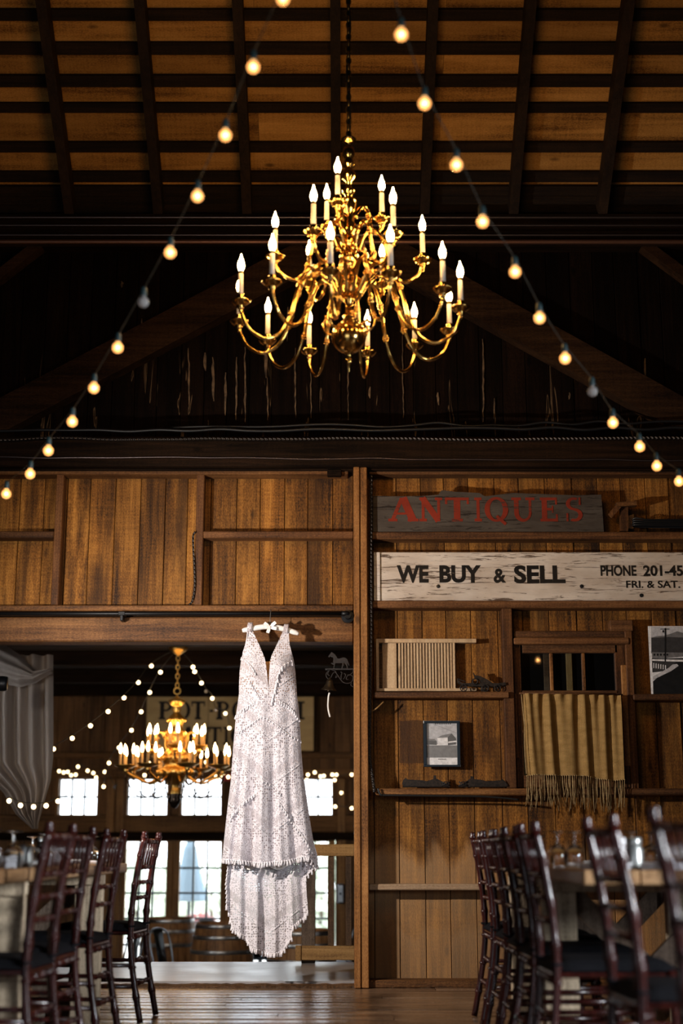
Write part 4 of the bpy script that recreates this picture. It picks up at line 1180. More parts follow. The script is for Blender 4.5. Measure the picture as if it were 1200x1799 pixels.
m.build('caption_print','print_dark',fp)
thin = thin_glass('picture_glass', (1,1,1), 0.06, 0.03)
MB().box(zc(467,1044,YH).x, zc(703,730,YH).x, YH-.012, YH-.010, zc(467,1044,YH).z, zc(703,730,YH).z).build('glass','picture_glass',fp)

# large road photograph at the right edge (leans on its shelf)
YR = 9.33
rp_ = tag(empty('road_photograph', tuple(at(1185,1219,YR))), 'large black and white print of a road and utility pole at right edge', 'picture')
def r(x, y, Y=YR): return at(890+x/3.871, 1060+y/3.871, Y)
def rq(nm, mat, pts, dy):
    return MB().add([tuple(r(x,y,YR-dy)) for x,y in pts], [tuple(range(len(pts)))]).build(nm, mat, rp_)
p0, p1 = r(985,617), r(1420,155); MB().box(p0.x,p1.x,YR,YR+.006,p0.z,p1.z).build('paper','print_white',rp_)
rq('sky_print','print_pale',[(983,158),(983,235),(1418,235),(1418,158)],.0008)
rq('hill_print','print_mid',[(984,232),(1030,222),(1080,218),(1120,205),(1160,190),(1200,200),(1418,190),(1418,270),(984,265)],.0012)
rq('hill_print','print_dark',[(984,235),(984,340),(1418,340),(1418,225),(1200,232),(1100,228)],.0016)
rq('house_print','print_mid',[(988,332),(990,372),(1090,372),(1200,362),(1418,362),(1418,330),(1200,335)],.002)
rq('ground_print','print_dark',[(988,372),(992,470),(1418,420),(1418,365),(1090,374)],.0024)
rq('road_print','print_black',[(996,530),(998,616),(1418,616),(1418,395),(1160,395)],.0028)
rq('kerb_print','print_pale',[(994,498),(996,520),(1120,460),(1170,425),(1160,412),(1130,415),(1100,440)],.0032)
rq('path_print','print_white',[(990,380),(990,390),(1100,395),(1418,400),(1418,388),(1100,382)],.0032)
for a in ((1075,168,1084,395),(1046,172,1106,177),(1060,182,1070,198)):
    rq('pole_print','print_black',[(a[0],a[1]),(a[0],a[3]),(a[2],a[3]),(a[2],a[1])],.0036)
for i in range(6): rq('post_print','print_white',[(998+i*16,405+i*3),(998+i*16,440+i*2),(1004+i*16,440+i*2),(1004+i*16,405+i*3)],.0036)
for i in range(5): rq('window_print','print_black',[(1000+i*22,342),(1000+i*22,356),(1010+i*22,356),(1010+i*22,342)],.0036)

# small wooden bracket and coiled cable on the top shelf at right
bk = tag(empty('wooden_bracket', tuple(at(1092,934,9.30))), 'small rough wooden bracket leaning on the top shelf', 'bracket')
MB().beam(at(1072,906,9.31), at(1090,886,9.31), .035, .05).build('leg','frame_wood',bk)
MB().beam(at(1082,888,9.30), at(1117,886,9.30), .028, .07).build('arm','header_wood',bk)
MB().beam(at(1096,890,9.33), at(1096,934,9.33), .05, .04).build('leg','frame_wood',bk)
m = MB()
for k in range(4):
    y0_ = 912+k*3
    m.tube(smoothcurve([at(1330,y0_+2,9.31), at(1200,y0_+1,9.31), at(1140,y0_+1,9.305), at(1118,y0_-2+k,9.31), at(1112,y0_+2,9.33), at(1125,y0_+5,9.35), at(1200,y0_+6,9.35), at(1330,y0_+5,9.35)],5), .006, 6)
tag(m.build('coiled_cable','black_cable',None,tuple(at(1180,934,9.32)),True), 'coil of black cable lying on the top shelf at right', 'cable')

# ================================================================ BURLAP CURTAIN
YK = 9.25
def bz(x, y, Y): return at(890+x/3.871, 1060+y/3.871, Y)
cur = tag(empty('burlap_curtain', tuple(bz(455,1200,YK))), 'tan burlap half curtain with knotted fringe over the sash window', 'curtain')
rows = []
for i in range(41):
    f = i/40; r_ = []
    for k in range(141):
        u = k/140
        xl = 98 + 42*f**1.2; xr = 775 + 25*f
        x = xl + (xr-xl)*u
        yb = interp(u,[0,.1,.35,.6,.75,.9,1],[1172,1165,1170,1172,1195,1205,1200]); yt = interp(u,[0,.5,1],[612,618,626])
        y = yt + (yb-yt)*f
        g = .012*math.sin(u*2*PI*9.5+1.2*math.sin(u*7)) * interp(f,[0,.15,1],[1.0,.75,.35])
        fo = .012*math.sin(u*2*PI*5.6+.9+.5*math.sin(f*2)) * interp(f,[0,.12,1],[.15,.9,1.0])
        p = bz(x, y, YK); p.y = YK + g + fo; r_.append(p)
    rows.append(r_)
MB().grid(rows).build('cloth','burlap',cur,smooth=True)
MB().tube([bz(85,612,YK+.012), bz(790,622,YK+.012)], .006, 8).build('curtain_rod','frame_wood_x',cur,smooth=True)
hem = rows[-1]; rf = random.Random(11)
m = MB()
for k in range(50):
    i = min(140, int(140*k/49)); p = hem[i]
    L = rf.uniform(.16, .22); n_ = rf.choice((1,2,2,3))
    m.sphere(p, .005, 6, 4)
    for j in range(n_):
        dx_ = rf.uniform(-.018,.018); dy_ = rf.uniform(-.01,.01); l2 = L*rf.uniform(.75,1.05)
        m.tube([p, p+Vector((dx_*.3,dy_*.4,-l2*.3)), p+Vector((dx_*.2+rf.uniform(-.006,.006),dy_,-l2*.65)), p+Vector((dx_,dy_,-l2))], .0022, 4)
fo = m.build('fringe','jute_thread',cur,smooth=True); fo['kind'] = 'stuff'
MB().tube([bz(100,620,YK-.01)]+[bz(110+22*f+4*math.sin(f*20), 620+540*f, YK-.012) for f in (.2,.4,.6,.8,1)], .0028, 6).build('loose_thread','jute_thread',cur)

# ================================================================ CABLES
def cable(name, pts, r_, mat, label, n=6):
    P = smoothcurve(pts, n); return tag(MB().tube(P, r_, 8).build(name, mat, None, tuple(sum(P,Vector())/len(P)), True), label, 'cable')
rr = random.Random(2)
def run(px0, px1, py, Y, amp, n=22, dz=0):
    return [at(px0+(px1-px0)*i/n, py+rr.uniform(-amp,amp)+dz*i/n, Y) for i in range(n+1)]
cable('armoured_cable', run(-40,1240,771,9.175,1.8), .009, 'armoured_cable', 'ribbed armoured cable clipped along the top of the tie beam')
cable('thin_cable', run(-40,1240,803,9.19,1.5,22,5), .0045, 'steel_conduit', 'thin pale cable along the lower edge of the tie beam')
cable('black_cable', run(-40,1240,756,9.27,3.0,24,-4), .011, 'black_cable', 'black cable lying on top of the tie beam, lower one')
cable('black_cable', run(300,1240,750,9.30,4.0,20,-8), .009, 'black_cable', 'black cable lying on top of the tie beam, upper one')
cable('armoured_cable', [at(343,934,9.30),at(339,945,9.30),at(341,990,9.30),at(342,1030,9.30),at(338,1055,9.30),at(333,1062,9.29)], .007, 'armoured_cable', 'short ribbed cable hanging beside the second stud on left')
cable('black_cable', [at(652,836,9.27),at(652,900,9.27),at(651.5,1000,9.26),at(652,1100,9.26),at(650.5,1180,9.26),at(650,1250,9.26),at(649,1320,9.26),at(651,1345,9.26),at(655,1370,9.25),at(658,1392,9.25)], .010, 'armoured_cable', 'ribbed cable running down beside the post')
cable('black_cable', [at(664,1385,9.245),at(666,1392,9.245),at(670,1397,9.245),at(680,1397,9.25),at(760,1398,9.25),at(840,1399,9.25),at(885,1402,9.25),at(912,1405,9.25)], .007, 'black_cable', 'black cable sagging under the lower shelf')
cable('yellow_wire', [at(652,1251,9.28),at(662,1244,9.28),at(674,1233,9.29)], .005, 'gate_wood', 'short yellow wire stub beside the post')

# ================================================================ BRASS CHANDELIER
CY = 6.5; cc = at(613, 600, CY); CX = cc.x
def cz(py): return Zp(py, CY)
ch = tag(empty('brass_chandelier', (CX, CY, cz(657))), 'large polished brass chandelier with three tiers of candle arms', 'chandelier')
def zpx(py, r_px): return (r_px*6.95/2500, cz(py))
stem = [(655,.5),(640,3),(636,7),(632,5),(628,3.5),(624,5),(619,8)]
prof = [zpx(y,r_) for y,r_ in stem]
ballc = cz(592); br = .084
prof += [(br*math.sin(a), ballc-br*math.cos(a)) for a in [math.radians(25+i*11.5) for i in range(13)]]
seq = [(560,9),(555,12),(551,8),(540,6),(530,9),(524,13),(519,8),(512,10),(505,14),(499,14),(494,8),(486,11),(480,7),(470,10),(463,15),(456,18),(449,18),(443,11),(437,8),(430,14),(424,17),(418,12),(412,9),(407,16),(401,12),(396,15),(390,10),(384,12),(378,8),(373,13),(367,14),(360,16),(352,15),(348,9),(344,7),(340,12),(336,13),(332,7),(326,5),(320,6),(315,12),(309,14),(303,12.5),(298,8),(295,6),(292,12),(289,12.5),(286,6),(283,9),(280,6),(277,9),(272,11.5),(267,12),(261,10),(257,5),(254,4),(251,9),(247,14),(245,15),(243,12),(243,2)]
prof += [zpx(y,r_*.92) for y,r_ in seq]
MB().lathe(prof, 28, (CX,CY,0)).build('stem','brass',ch,smooth=True)
def arm_mesh(curve, r0, r1, n=5):
    P = smoothcurve([(a,0,b) for a,b in curve], n); N = len(P)
    m = MB().tube(P, [r0+(r1-r0)*i/(N-1) for i in range(N)], 8)
    return m, P
def chandelier_arm(curve, R, knob, pan_r, candle_h, bulb_mat='flame_bulb', tube=.0088):
    """returns part meshes in arm space (x outward, z up, pan at (R,0,0))"""
    m, P = arm_mesh(curve, tube*1.25, tube*.85)
    for i in knob:
        j = min(len(P)-2, int(i*len(P))); d = (P[j+1]-P[j-1])
        for k, rr_ in ((-.012,1.5),(0,1.9),(.012,1.5)):
            m.lathe([(0,-.005),(tube*rr_,-.003),(tube*rr_,.003),(0,.005)], 10, tuple(P[j]+d.normalized()*k), tuple(d))
    arm = m
    pan = MB().lathe([(0,-.055),(.006,-.05),(.011,-.045),(.007,-.04),(.012,-.034),(.018,-.026),(.014,-.02),(.024,-.015),(pan_r*.75,-.008),(pan_r,.004),(pan_r*1.04,.008),(pan_r*.98,.010),(pan_r*.6,.002),(.016,.004),(.017,.012),(.014,.016),(.017,.03),(.017,.04),(.013,.042),(.0,.042)], 18, (R,0,0))
    cup = .036
    cand = MB().lathe([(0,cup),(.0125,cup),(.0115,cup+candle_h),(0,cup+candle_h)], 12, (R,0,0))
    collar = MB().lathe([(.0105,cup+candle_h),(.0115,cup+candle_h+.003),(.0115,cup+candle_h+.014),(.009,cup+candle_h+.017)], 12, (R,0,0))
    zb0 = cup+candle_h+.014
    bulb = MB().lathe([(.008,zb0),(.013,zb0+.012),(.0165,zb0+.026),(.0155,zb0+.040),(.011,zb0+.054),(.006,zb0+.066),(.0045,zb0+.074),(.002,zb0+.085),(0,zb0+.088)], 10, (R,0,0))
    return [('arm','brass',arm),('drip_pan','brass',pan),('candle','candle_sleeve',cand),('collar','bulb_collar',collar),('bulb',bulb_mat,bulb)]
class Tmp: pass
def make_arm_part(parts, root, zpan, ang, tilt=0.0):
    """arm is a part of the chandelier; pan, candle and bulb are its sub-parts"""
    first = None; objs = []
    for nm, mat, mb in parts:
        me = bpy.data.meshes.get('arm_cache_%d' % id(mb))
        if me is None:
            me = bpy.data.meshes.new('arm_cache_%d' % id(mb)); me.from_pydata([tuple(v) for v in mb.v], [], mb.f)
            me.polygons.foreach_set('use_smooth', [True]*len(me.polygons)); me.materials.append(M[mat])
        o = bpy.data.objects.new(nm, me); COL.objects.link(o)
        if first is None:
            first = o; o.parent = root
            o.location = Vector((root_axis[0], root_axis[1], zpan)) - wloc(root); o.rotation_euler = (0,0,ang)
        else:
            o.parent = first
            if nm == 'candle' or nm == 'bulb' or nm == 'collar': pass
        objs.append(o)
    return objs
root_axis = (CX, CY)
def phi(deg): return math.radians(-90 + deg)      # 0 = towards the camera, 90 = to the right
low = chandelier_arm([(.05,.10),(.10,.19),(.165,.235),(.225,.19),(.265,.09),(.295,-.03),(.345,-.125),(.42,-.165),(.495,-.13),(.535,-.06),(.545,-.01)], .545, (.36,.5), .046, .108)
for k in range(12): make_arm_part(low, ch, cz(556), phi(352+30*k+random.uniform(-3,3)))
mid = chandelier_arm([(.05,.05),(.08,.13),(.125,.16),(.17,.11),(.19,.02),(.215,-.07),(.265,-.11),(.32,-.09),(.352,-.05),(.363,-.01)], .363, (.36,.5), .046, .108)
for k in range(6): make_arm_part(mid, ch, cz(458), phi(333+60*k+random.uniform(-3,3)))
top = chandelier_arm([(.03,.0),(.06,.055),(.09,.05),(.105,.0),(.115,-.05),(.14,-.075),(.16,-.05),(.168,-.01)], .168, (.4,), .044, .108)
for k in range(3): make_arm_part(top, ch, cz(382), phi(341+120*k))
# small scrolls between the tiers
sc_m = MB().tube(smoothcurve([(.03,0,-.05),(.07,0,-.075),(.115,0,-.06),(.13,0,-.02),(.11,0,.01),(.09,0,-.005),(.10,0,-.025)],5), .006, 7)
sc_m.sphere((.10,0,-.025), .010, 8, 6); sc_m.sphere((.118,0,.022), .008, 8, 6)
for z_, n_, off in ((cz(560), 6, 15), (cz(470), 6, 3)):
    for k in range(n_):
        make_arm_part([('scroll','brass',sc_m)], ch, z_, phi(off+60*k))
# chain to the ridge
m = MB(); z = cz(243); i = 0
while z < 7.2:
    ph = (i % 2)*PI/2
    m.tube([(CX+.012*math.cos(t_)*math.cos(ph), CY+.012*math.cos(t_)*math.sin(ph), z+.022+.022*math.sin(t_)) for t_ in [2*PI*j/10 for j in range(10)]], .0032, 5, closed=True)
    z += .034; i += 1
m.build('chain','old_brass',ch,smooth=True)['kind'] = 'stuff'
pts = [(CX+.010*math.sin(k*1.1), CY+.010*math.cos(k*1.1), cz(245)+k*.09) for k in range(34)]
MB().tube(pts, .005, 6).build('lamp_cord','black_cable',ch,smooth=True)
MB().tube([(CX,CY-.0,cz(243)),(CX,CY,7.3)], .009, 6).build('support_rod','black_iron',ch)

# ================================================================ GLOBE STRING LIGHTS IN THE HALL
def string(name, px, dep, label, group, glob_r=.0215, unlit=(), mats=('lit_globe','filament_glow','dead_globe'), socket=True, ends=(None,None), wire=.0022, hang=.055, seg=14):
    P = [at(a, b, d) for (a,b), d in zip(px, dep)]
    top = [p + Vector((0,0,hang)) for p in P]
    root = tag(empty(name, tuple(P[len(P)//2])), label, 'string lights', group)
    wp = ([Vector(ends[0])] if ends[0] is not None else []) + top + ([Vector(ends[1])] if ends[1] is not None else [])
    MB().tube(smoothcurve(wp, 5), wire, 6).build('wire','light_wire',root,smooth=True)
    for i, p in enumerate(P):
        lit = i not in unlit
        if socket:
            s_ = MB().lathe([(0,hang+.006),(.008,hang+.006),(.011,hang-.002),(.0125,hang-.026),(.010,hang-.030),(0,hang-.030)], 10, tuple(p)).build('socket','teal_socket',root,smooth=True)
            g = MB().lathe([(.009,glob_r+.008)]+[(glob_r*math.sin(a), glob_r*math.cos(a)) for a in [PI*(.16+.84*j/10) for j in range(11)]], seg, tuple(p)).build('globe', mats[0] if lit else mats[2], s_, smooth=True)
            if lit: MB().sphere(tuple(p+Vector((0,0,.001))), glob_r*.42, 8, 6).build('filament', mats[1], s_, smooth=True)
            else: MB().tube([p+Vector((0,0,glob_r)), p+Vector((0,0,-.002))], .0035, 6).build('filament','hoop_steel',s_)
        else:
            MB().sphere(tuple(p), glob_r, 10, 8).build('bulb', mats[0] if lit else mats[2], root, smooth=True)
    return root
left = [(497,-2),(445,118),(396,238),(347,345),(299,444),(252,531),(207,611),(165,682),(127,741),(85,792),(53,833),(11,868),(-35,900)]
right = [(668,-60),(705,61),(746,182),(802,290),(848,390),(905,478),(948,559),(993,630),(1041,688),(1077,743),(1124,785),(1154,819),(1193,846),(1240,872)]
dl_ = [4.1 + 2.3*i/12 for i in range(13)]
dr_ = [3.95 + 2.5*i/13 for i in range(14)]
string('globe_string_lights', left, dl_, 'globe string lights falling from the roof towards the left edge', 'globe light strings in the hall', unlit=(5,), ends=(at(520,-120,3.95), at(-120,935,6.9)))
string('globe_string_lights', right, dr_, 'globe string lights falling from the roof towards the right edge', 'globe light strings in the hall', unlit=(8,), ends=(at(640,-190,3.7), at(1330,900,6.9)))

# ================================================================ FAR ROOM: CHANDELIER
FY = 14.5; fc_ = at(308, 1340, FY); FX = fc_.x
def fz(py): return Zp(py, FY)
fch = tag(empty('gilt_chandelier', (FX, FY, fz(1420))), 'ornate gilt chandelier crowded with candle bulbs in the far room', 'chandelier')
k_ = FY*1.005/2500*.985
def lp(seq): return [(r_*k_, fz(y)) for y,r_ in seq]
MB().lathe(lp([(1421,0),(1418,5),(1412,9),(1405,12),(1400,10),(1396,13),(1392,9)]), 18, (FX,FY,0)).build('bottom_finial','black_brass',fch,smooth=True)
MB().lathe(lp([(1398,11),(1392,12),(1386,9),(1380,8),(1375,12),(1368,20),(1362,26),(1355,30),(1350,26),(1346,18),(1340,22),(1334,25),(1326,24),(1318,17),(1312,12),(1306,14),(1301,16),(1296,12),(1292,17),(1286,18),(1281,13),(1276,11),(1268,13),(1262,15),(1259,12),(1254,7),(1250,6),(1247,9),(1243,6),(1240,10),(1235,14),(1231,16),(1229,12),(1226,4),(1222,2)]), 20, (FX,FY,0)).build('stem','old_brass',fch,smooth=True)
# leafy bulges on the body
m = MB()
for k in range(10):
    a = 2*PI*k/10
    for y, r_, s_ in ((1358,28,.035),(1332,24,.03),(1265,14,.022)):
        m.sphere((FX+math.cos(a)*r_*k_, FY+math.sin(a)*r_*k_, fz(y)), s_, 7, 5)
m.build('leaf_ornament','old_brass',fch,smooth=True)['kind'] = 'stuff'
c = Vector((FX,FY,fz(1214))); MB().tube([(c.x+.033*math.cos(t_),c.y,c.z+.033*math.sin(t_)) for t_ in [2*PI*j/16 for j in range(16)]], .008, 6, closed=True).build('ring','old_brass',fch,smooth=True)
m = MB(); z = fz(1209); i = 0
while z < fz(1148):
    ph = (i%2)*PI/2
    m.tube([(FX+.018*math.cos(t_)*math.cos(ph), FY+.018*math.cos(t_)*math.sin(ph), z+.03+.03*math.sin(t_)) for t_ in [2*PI*j/10 for j in range(10)]], .006, 5, closed=True); z += .046; i += 1
m.build('chain','old_brass',fch,smooth=True)['kind'] = 'stuff'
MB().lathe([(.01,fz(1152)),(.05,fz(1147)),(.09,fz(1142)),(.10,fz(1138)),(.03,fz(1134)),(.03,ZC)], 18, (FX,FY,0)).build('canopy','old_brass',fch,smooth=True)
root_axis = (FX, FY)
def far_arm(R, curve, ncand, spread, dish, dark):
    m = MB().tube(smoothcurve([(a,0,b) for a,b in curve],5), .012, 7)
    m.lathe([(0,-.05),(.02,-.04),(.03,-.02),(.02,-.01),(dish*.6,0),(dish,.025),(dish*1.02,.03),(.02,.012),(0,.012)], 14, (R,0,0))
    cn = []; 
    for i in range(ncand):
        a = 2*PI*i/ncand + .5; o_ = Vector((R+spread*math.cos(a), spread*math.sin(a), 0))
        cn.append(('candle','candle_tan',MB().lathe([(.013,.01),(.013,.14),(0,.14)], 8, tuple(o_))))
        cn.append(('bulb','far_flame_bulb',MB().lathe([(.008,.14),(.015,.16),(.017,.18),(.011,.21),(.004,.235),(0,.245)], 8, tuple(o_))))
    drop = MB().tube([(R,0,-.05),(R,0,-.12)], [.012,.004], 6)
    return [('arm','black_brass' if dark else 'old_brass',m),*cn,('drop','black_brass',drop)]
plain('candle_tan', (0.62,0.36,0.14), 0.5)
la = far_arm(.50, [(.10,-.02),(.18,-.10),(.28,-.14),(.38,-.10),(.46,-.06),(.50,-.03)], 3, .075, .115, False)
for k in range(8): make_arm_part(la, fch, fz(1351), phi(20+45*k))
ua = far_arm(.27, [(.06,-.06),(.12,-.11),(.19,-.10),(.24,-.05),(.27,-.03)], 3, .05, .085, False)
for k in range(6): make_arm_part(ua, fch, fz(1316), phi(5+60*k))
sc2 = MB().tube(smoothcurve([(.05,0,-.10),(.10,0,-.04),(.11,0,.06),(.15,0,.11),(.20,0,.09),(.20,0,.05),(.165,0,.05)],5), .013, 7)
for k in range(6): make_arm_part([('scroll','old_brass',sc2)], fch, fz(1306), phi(30+60*k))
loop = MB().tube(smoothcurve([(.12,0,.0),(.22,0,-.18),(.33,0,-.22),(.43,0,-.15),(.48,0,-.05)],5), .006, 6)
for k in range(8): make_arm_part([('wire_loop','black_brass',loop)], fch, fz(1362), phi(40+45*k))

# far string lights
def fstring(px, d0, d1, label, unlit=(), e0=None, e1=None):
    n = len(px); string('far_string_lights', px, [d0+(d1-d0)*i/max(1,n-1) for i in range(n)], label, 'string lights in the far room', .020, unlit,
        ('far_globe_glow','far_globe_glow','dead_globe'), False, (e0,e1), .004, .03)
can = Vector((FX, FY, fz(1138)))
fstring([(266,1170),(243,1199),(218,1226),(190,1250),(159,1275),(127,1297),(94,1316),(57,1333),(19,1345),(-20,1352)], 14.3, 12.6, 'far string of lights slanting from ceiling rose to the left drape', (), can)
fstring([(282,1181),(263,1216.5),(248,1250.5),(231,1283),(209,1313.5),(191.5,1340.5),(182,1382)], 14.5, 16.5, 'far string of lights dropping steeply left of the gilt chandelier', (), can)
fstring([(339,1172),(342,1180),(354,1200),(362,1214.5),(373,1227),(379,1247.5),(396,1253.5),(403,1279)], 14.5, 16.0, 'far string of lights from ceiling rose down towards the dress', (3,5), can)
fstring([(104,1355),(112,1357),(119,1356),(125,1362),(133,1361),(137,1347),(154,1354),(164,1358),(169,1366),(184,1356),(201,1383)], 18.3, 18.3, 'far string of lights bunched above the left small window', (10,), at(92,1350,18.93), at(206,1378,18.93))
fstring([(16,1407),(36,1415),(59,1417.5),(81,1415.5),(102,1407.5)], 11.8, 12.0, 'low far string of lights swagged across the drape', (), None, at(118,1398,12.3))
fstring([(541,1361),(553,1357),(563,1364),(569,1363),(584,1361),(591,1361),(588,1370.5),(618,1361)], 18.2, 18.0, 'far string of lights above the window right of the dress')
fstring([(539,1370),(600,1393),(589,1417),(618,1420),(640,1400)], 18.0, 17.6, 'far string of lights looping beside the post', (), at(530,1368,18.95), at(655,1396,18.95))
fstring([(254,1362),(262,1341),(300,1331),(325,1356),(346,1366),(362,1339),(378,1361),(384,1370),(391,1362),(401,1365)], 16.6, 16.4, 'far string of lights tangled behind the gilt chandelier', (4,))
# small open/neon red sign glow beside the windows is only a faint pink cloth heart
c = at(397, 1362, 18.4)
tag(MB().box(c.x-.09,c.x+.06,18.88,18.94,c.z-.05,c.z+.05,.01).build('red_cloth_banner', plain('red_cloth',(0.6,0.08,0.07),0.8).m, None, (c.x,18.4,c.z-.05)), 'small red banner hanging right of the gilt chandelier', 'banner')

# ================================================================ FAR ROOM: DRAPE
YDr = 12.2
dr = tag(empty('white_drape', tuple(at(50,1455,YDr))), 'sheer white fabric drape hanging in swags at left', 'drape')
rows = []
for i in range(50):
    f = i/49; y = 1150 + 306*f; r_ = []
    xl = interp(y,[1150,1340,1390,1430,1456],[-60,-60,5,28,57]); xr = interp(y,[1150,1330,1370,1420,1456],[92,92,88,74,64])
    for k in range(81):
        u = k/80; p = at(xl+(xr-xl)*u, y, YDr); p.y = YDr + .05*math.sin(u*38+.3*math.sin(f*5)) + .03*math.sin(u*15) + .05*math.sin(PI*u); r_.append(p)
    rows.append(r_)
MB().grid(rows).build('hanging_panel','sheer_drape',dr,smooth=True)
rows = []
for i in range(25):
    f = i/24; r_ = []
    for k in range(41):
        u = k/40
        x = -60 + 152*u
        yt = interp(u,[0,.4,.62,.8,1],[1100,1128,1150,1178,1176]); yb = interp(u,[0,.4,.62,.8,1],[1190,1200,1207,1200,1182])
        y = yt + (yb-yt)*f
        p = at(x, y, YDr-.2); p.y = YDr-.2 - .14*math.sin(PI*f) + .025*math.sin(f*20+u*2); r_.append(p)
    rows.append(r_)
MB().grid(rows).build('swag','sheer_drape',dr,smooth=True)

# ================================================================ FAR ROOM: GATE RAIL ON THE PLATFORM
YGt = 10.85
gt = tag(empty('wooden_gate', tuple(at(575,1692,YGt))), 'rough wooden railing gate on the platform right of the dress', 'gate')
def gb(nm, x0,y0,x1,y1,Y0,Y1,mat,z0=None):
    ym=(y0+y1)/2; return MB().box(Xp(x0,ym,Y0),Xp(x1,ym,Y0),Y0,Y1,Zp(y1,Y0) if z0 is None else z0,Zp(y0,Y0),.004).build(nm,mat,gt)
gb('top_rail',540,1483,680,1504,YGt-.04,YGt+.02,'gate_wood'); gb('bottom_rail',519,1662,680,1687,YGt-.045,YGt+.01,'gate_wood')
gb('end_cap',519,1661,529,1688,YGt-.06,YGt-.046,'gate_wood')
gb('post',530,1500,554,1690,YGt+.02,YGt+.10,'gate_post_wood',.03)
for a, b in ((576,587),(607,618),(640,650)): gb('slat',a,1504,b,1662,YGt-.02,YGt+.01,'gate_slat_wood')
# grey hook plate hanging on the wall beyond
c = at(598, 1570, 18.8)
bx = tag(empty('wall_box', (c.x,18.85,c.z-.12)), 'small grey metal box on the far wall between gate slats', 'box')
MB().box(c.x-.05,c.x+.05,18.78,18.95,c.z-.12,c.z+.12,.02).build('housing','galvanised_steel',bx)
MB().lathe([(0,-.01),(.018,-.01),(.018,.0)],10,(c.x+.0,18.775,c.z),(0,1,0)).build('knob','dark_steel_chair',bx)

# ================================================================ BARRELS AND STEEL CHAIRS
ZL = -0.85
def barrel():
    root = empty('wine_barrel', (0,0,0)); H = .90; n = 22
    def rad(f): return .29+.065*math.sin(PI*f)
    for k in range(n):
        a0, a1 = 2*PI*k/n+.008, 2*PI*(k+1)/n-.008; vs = []; fs = []
        for i in range(9):
            f = i/8; z = H*f
            for a, rr_ in ((a0,rad(f)),((a0+a1)/2,rad(f)*1.004),(a1,rad(f))): vs.append((rr_*math.cos(a), rr_*math.sin(a), z))
        for i in range(8):
            for j in range(2): fs.append((i*3+j,i*3+j+1,i*3+j+4,i*3+j+3))
        MB().add(vs,fs).build('stave','barrel_wood',root)
    for f in (.04,.17,.34,.66,.83,.96):
        z = H*f; MB().lathe([(rad(f)*1.012,z-.022),(rad(f)*1.022,z-.018),(rad(f)*1.022,z+.018),(rad(f)*1.012,z+.022)],28).build('hoop','hoop_steel',root,smooth=True)
    MB().lathe([(0,H-.03),(.275,H-.03),(.275,H)],24).build('head','barrel_wood',root)
    MB().lathe([(.285,.01),(.1,.012),(0,.012)],24).build('inner_core','shadow_backing',root)
    MB().lathe([(.275,.02),(.33,H*.5),(.275,H-.04)],24).build('inner_wall','shadow_backing',root)
    MB().lathe([(0,-.006),(.025,-.006),(.025,.004)],12,(0,-.352,.36),(0,1,0)).build('bung','print_black',root)
    return root
b0 = barrel(); bl_ = [((391,1620),16.6,'large oak barrel with steel hoops just left of the dress train'),((298,1612),17.9,'oak barrel standing behind the steel chair'),((530,1668),15.2,'low oak barrel partly hidden behind dress train and gate post')]
for i, ((px,py),Y,lb) in enumerate(bl_):
    o = b0 if i == 0 else copy_tree(b0)
    p = at(px, py, Y); o.location = (p.x, Y, p.z-.90 if i == 2 else ZL); tag(o, lb, 'barrel', 'wine barrels in the far room')
    if i == 2: o.location.z = ZL; o.location.x = p.x
def steel_chair():
    root = empty('steel_chair', (0,0,0))
    # faces +X; seat .36 square, back hoop
    MB().box(-.18,.19,-.18,.18,.435,.45,.006).build('seat','galvanised_steel',root)
    MB().box(-.17,.18,-.175,.175,.40,.436,.004).build('seat_frame','dark_steel_chair',root)
    MB().tube(smoothcurve([(-.17,-.17,.44),(-.20,-.19,.56),(-.24,-.19,.72),(-.265,-.14,.82),(-.275,0,.85),(-.265,.14,.82),(-.24,.19,.72),(-.20,.19,.56),(-.17,.17,.44)],5), .011, 8).build('back_hoop','galvanised_steel',root,smooth=True)
    m = MB(); m.grid([[(-.175,-.075,.44),(-.18,0,.44),(-.175,.075,.44)],[(-.215,-.08,.6),(-.222,0,.6),(-.215,.08,.6)],[(-.27,-.085,.845),(-.276,0,.85),(-.27,.085,.845)]])
    o = m.build('splat','dark_steel_chair',root,smooth=True); md = o.modifiers.new('t','SOLIDIFY'); md.thickness = .004
    for sx, sy in ((-1,-1),(-1,1),(1,-1),(1,1)):
        MB().beam((sx*.165,sy*.16,.41),(sx*.215,sy*.205,0),.05,.018,(sx,0,0)).build('leg','galvanised_steel' if sy<0 else 'dark_steel_chair',root)
    return root
s0 = steel_chair()
for i, ((px,py),Y,rz_,lb) in enumerate((((312,1668),16.2,-28,'grey steel cafe chair left of the big barrel'),((372,1640),18.6,80,'steel cafe chair behind the barrel, just left of the dress'),((442,1641),18.1,110,'steel cafe chair back peeking between barrel and dress'),
                           ((205,1668),16.6,160,'steel cafe chair behind the far dining chair on left'),((480,1672),16.8,200,'steel cafe chair hidden behind the dress train'),((600,1672),17.2,150,'steel cafe chair seen through the gate slats'),((545,1680),17.6,35,'steel cafe chair low behind the gate post'))):
    o = s0 if i == 0 else copy_tree(s0)
    o.location = (at(px,py,Y).x, Y, ZL); o.rotation_euler.z = math.radians(rz_); tag(o, lb, 'chair', 'steel cafe chairs in the far room')

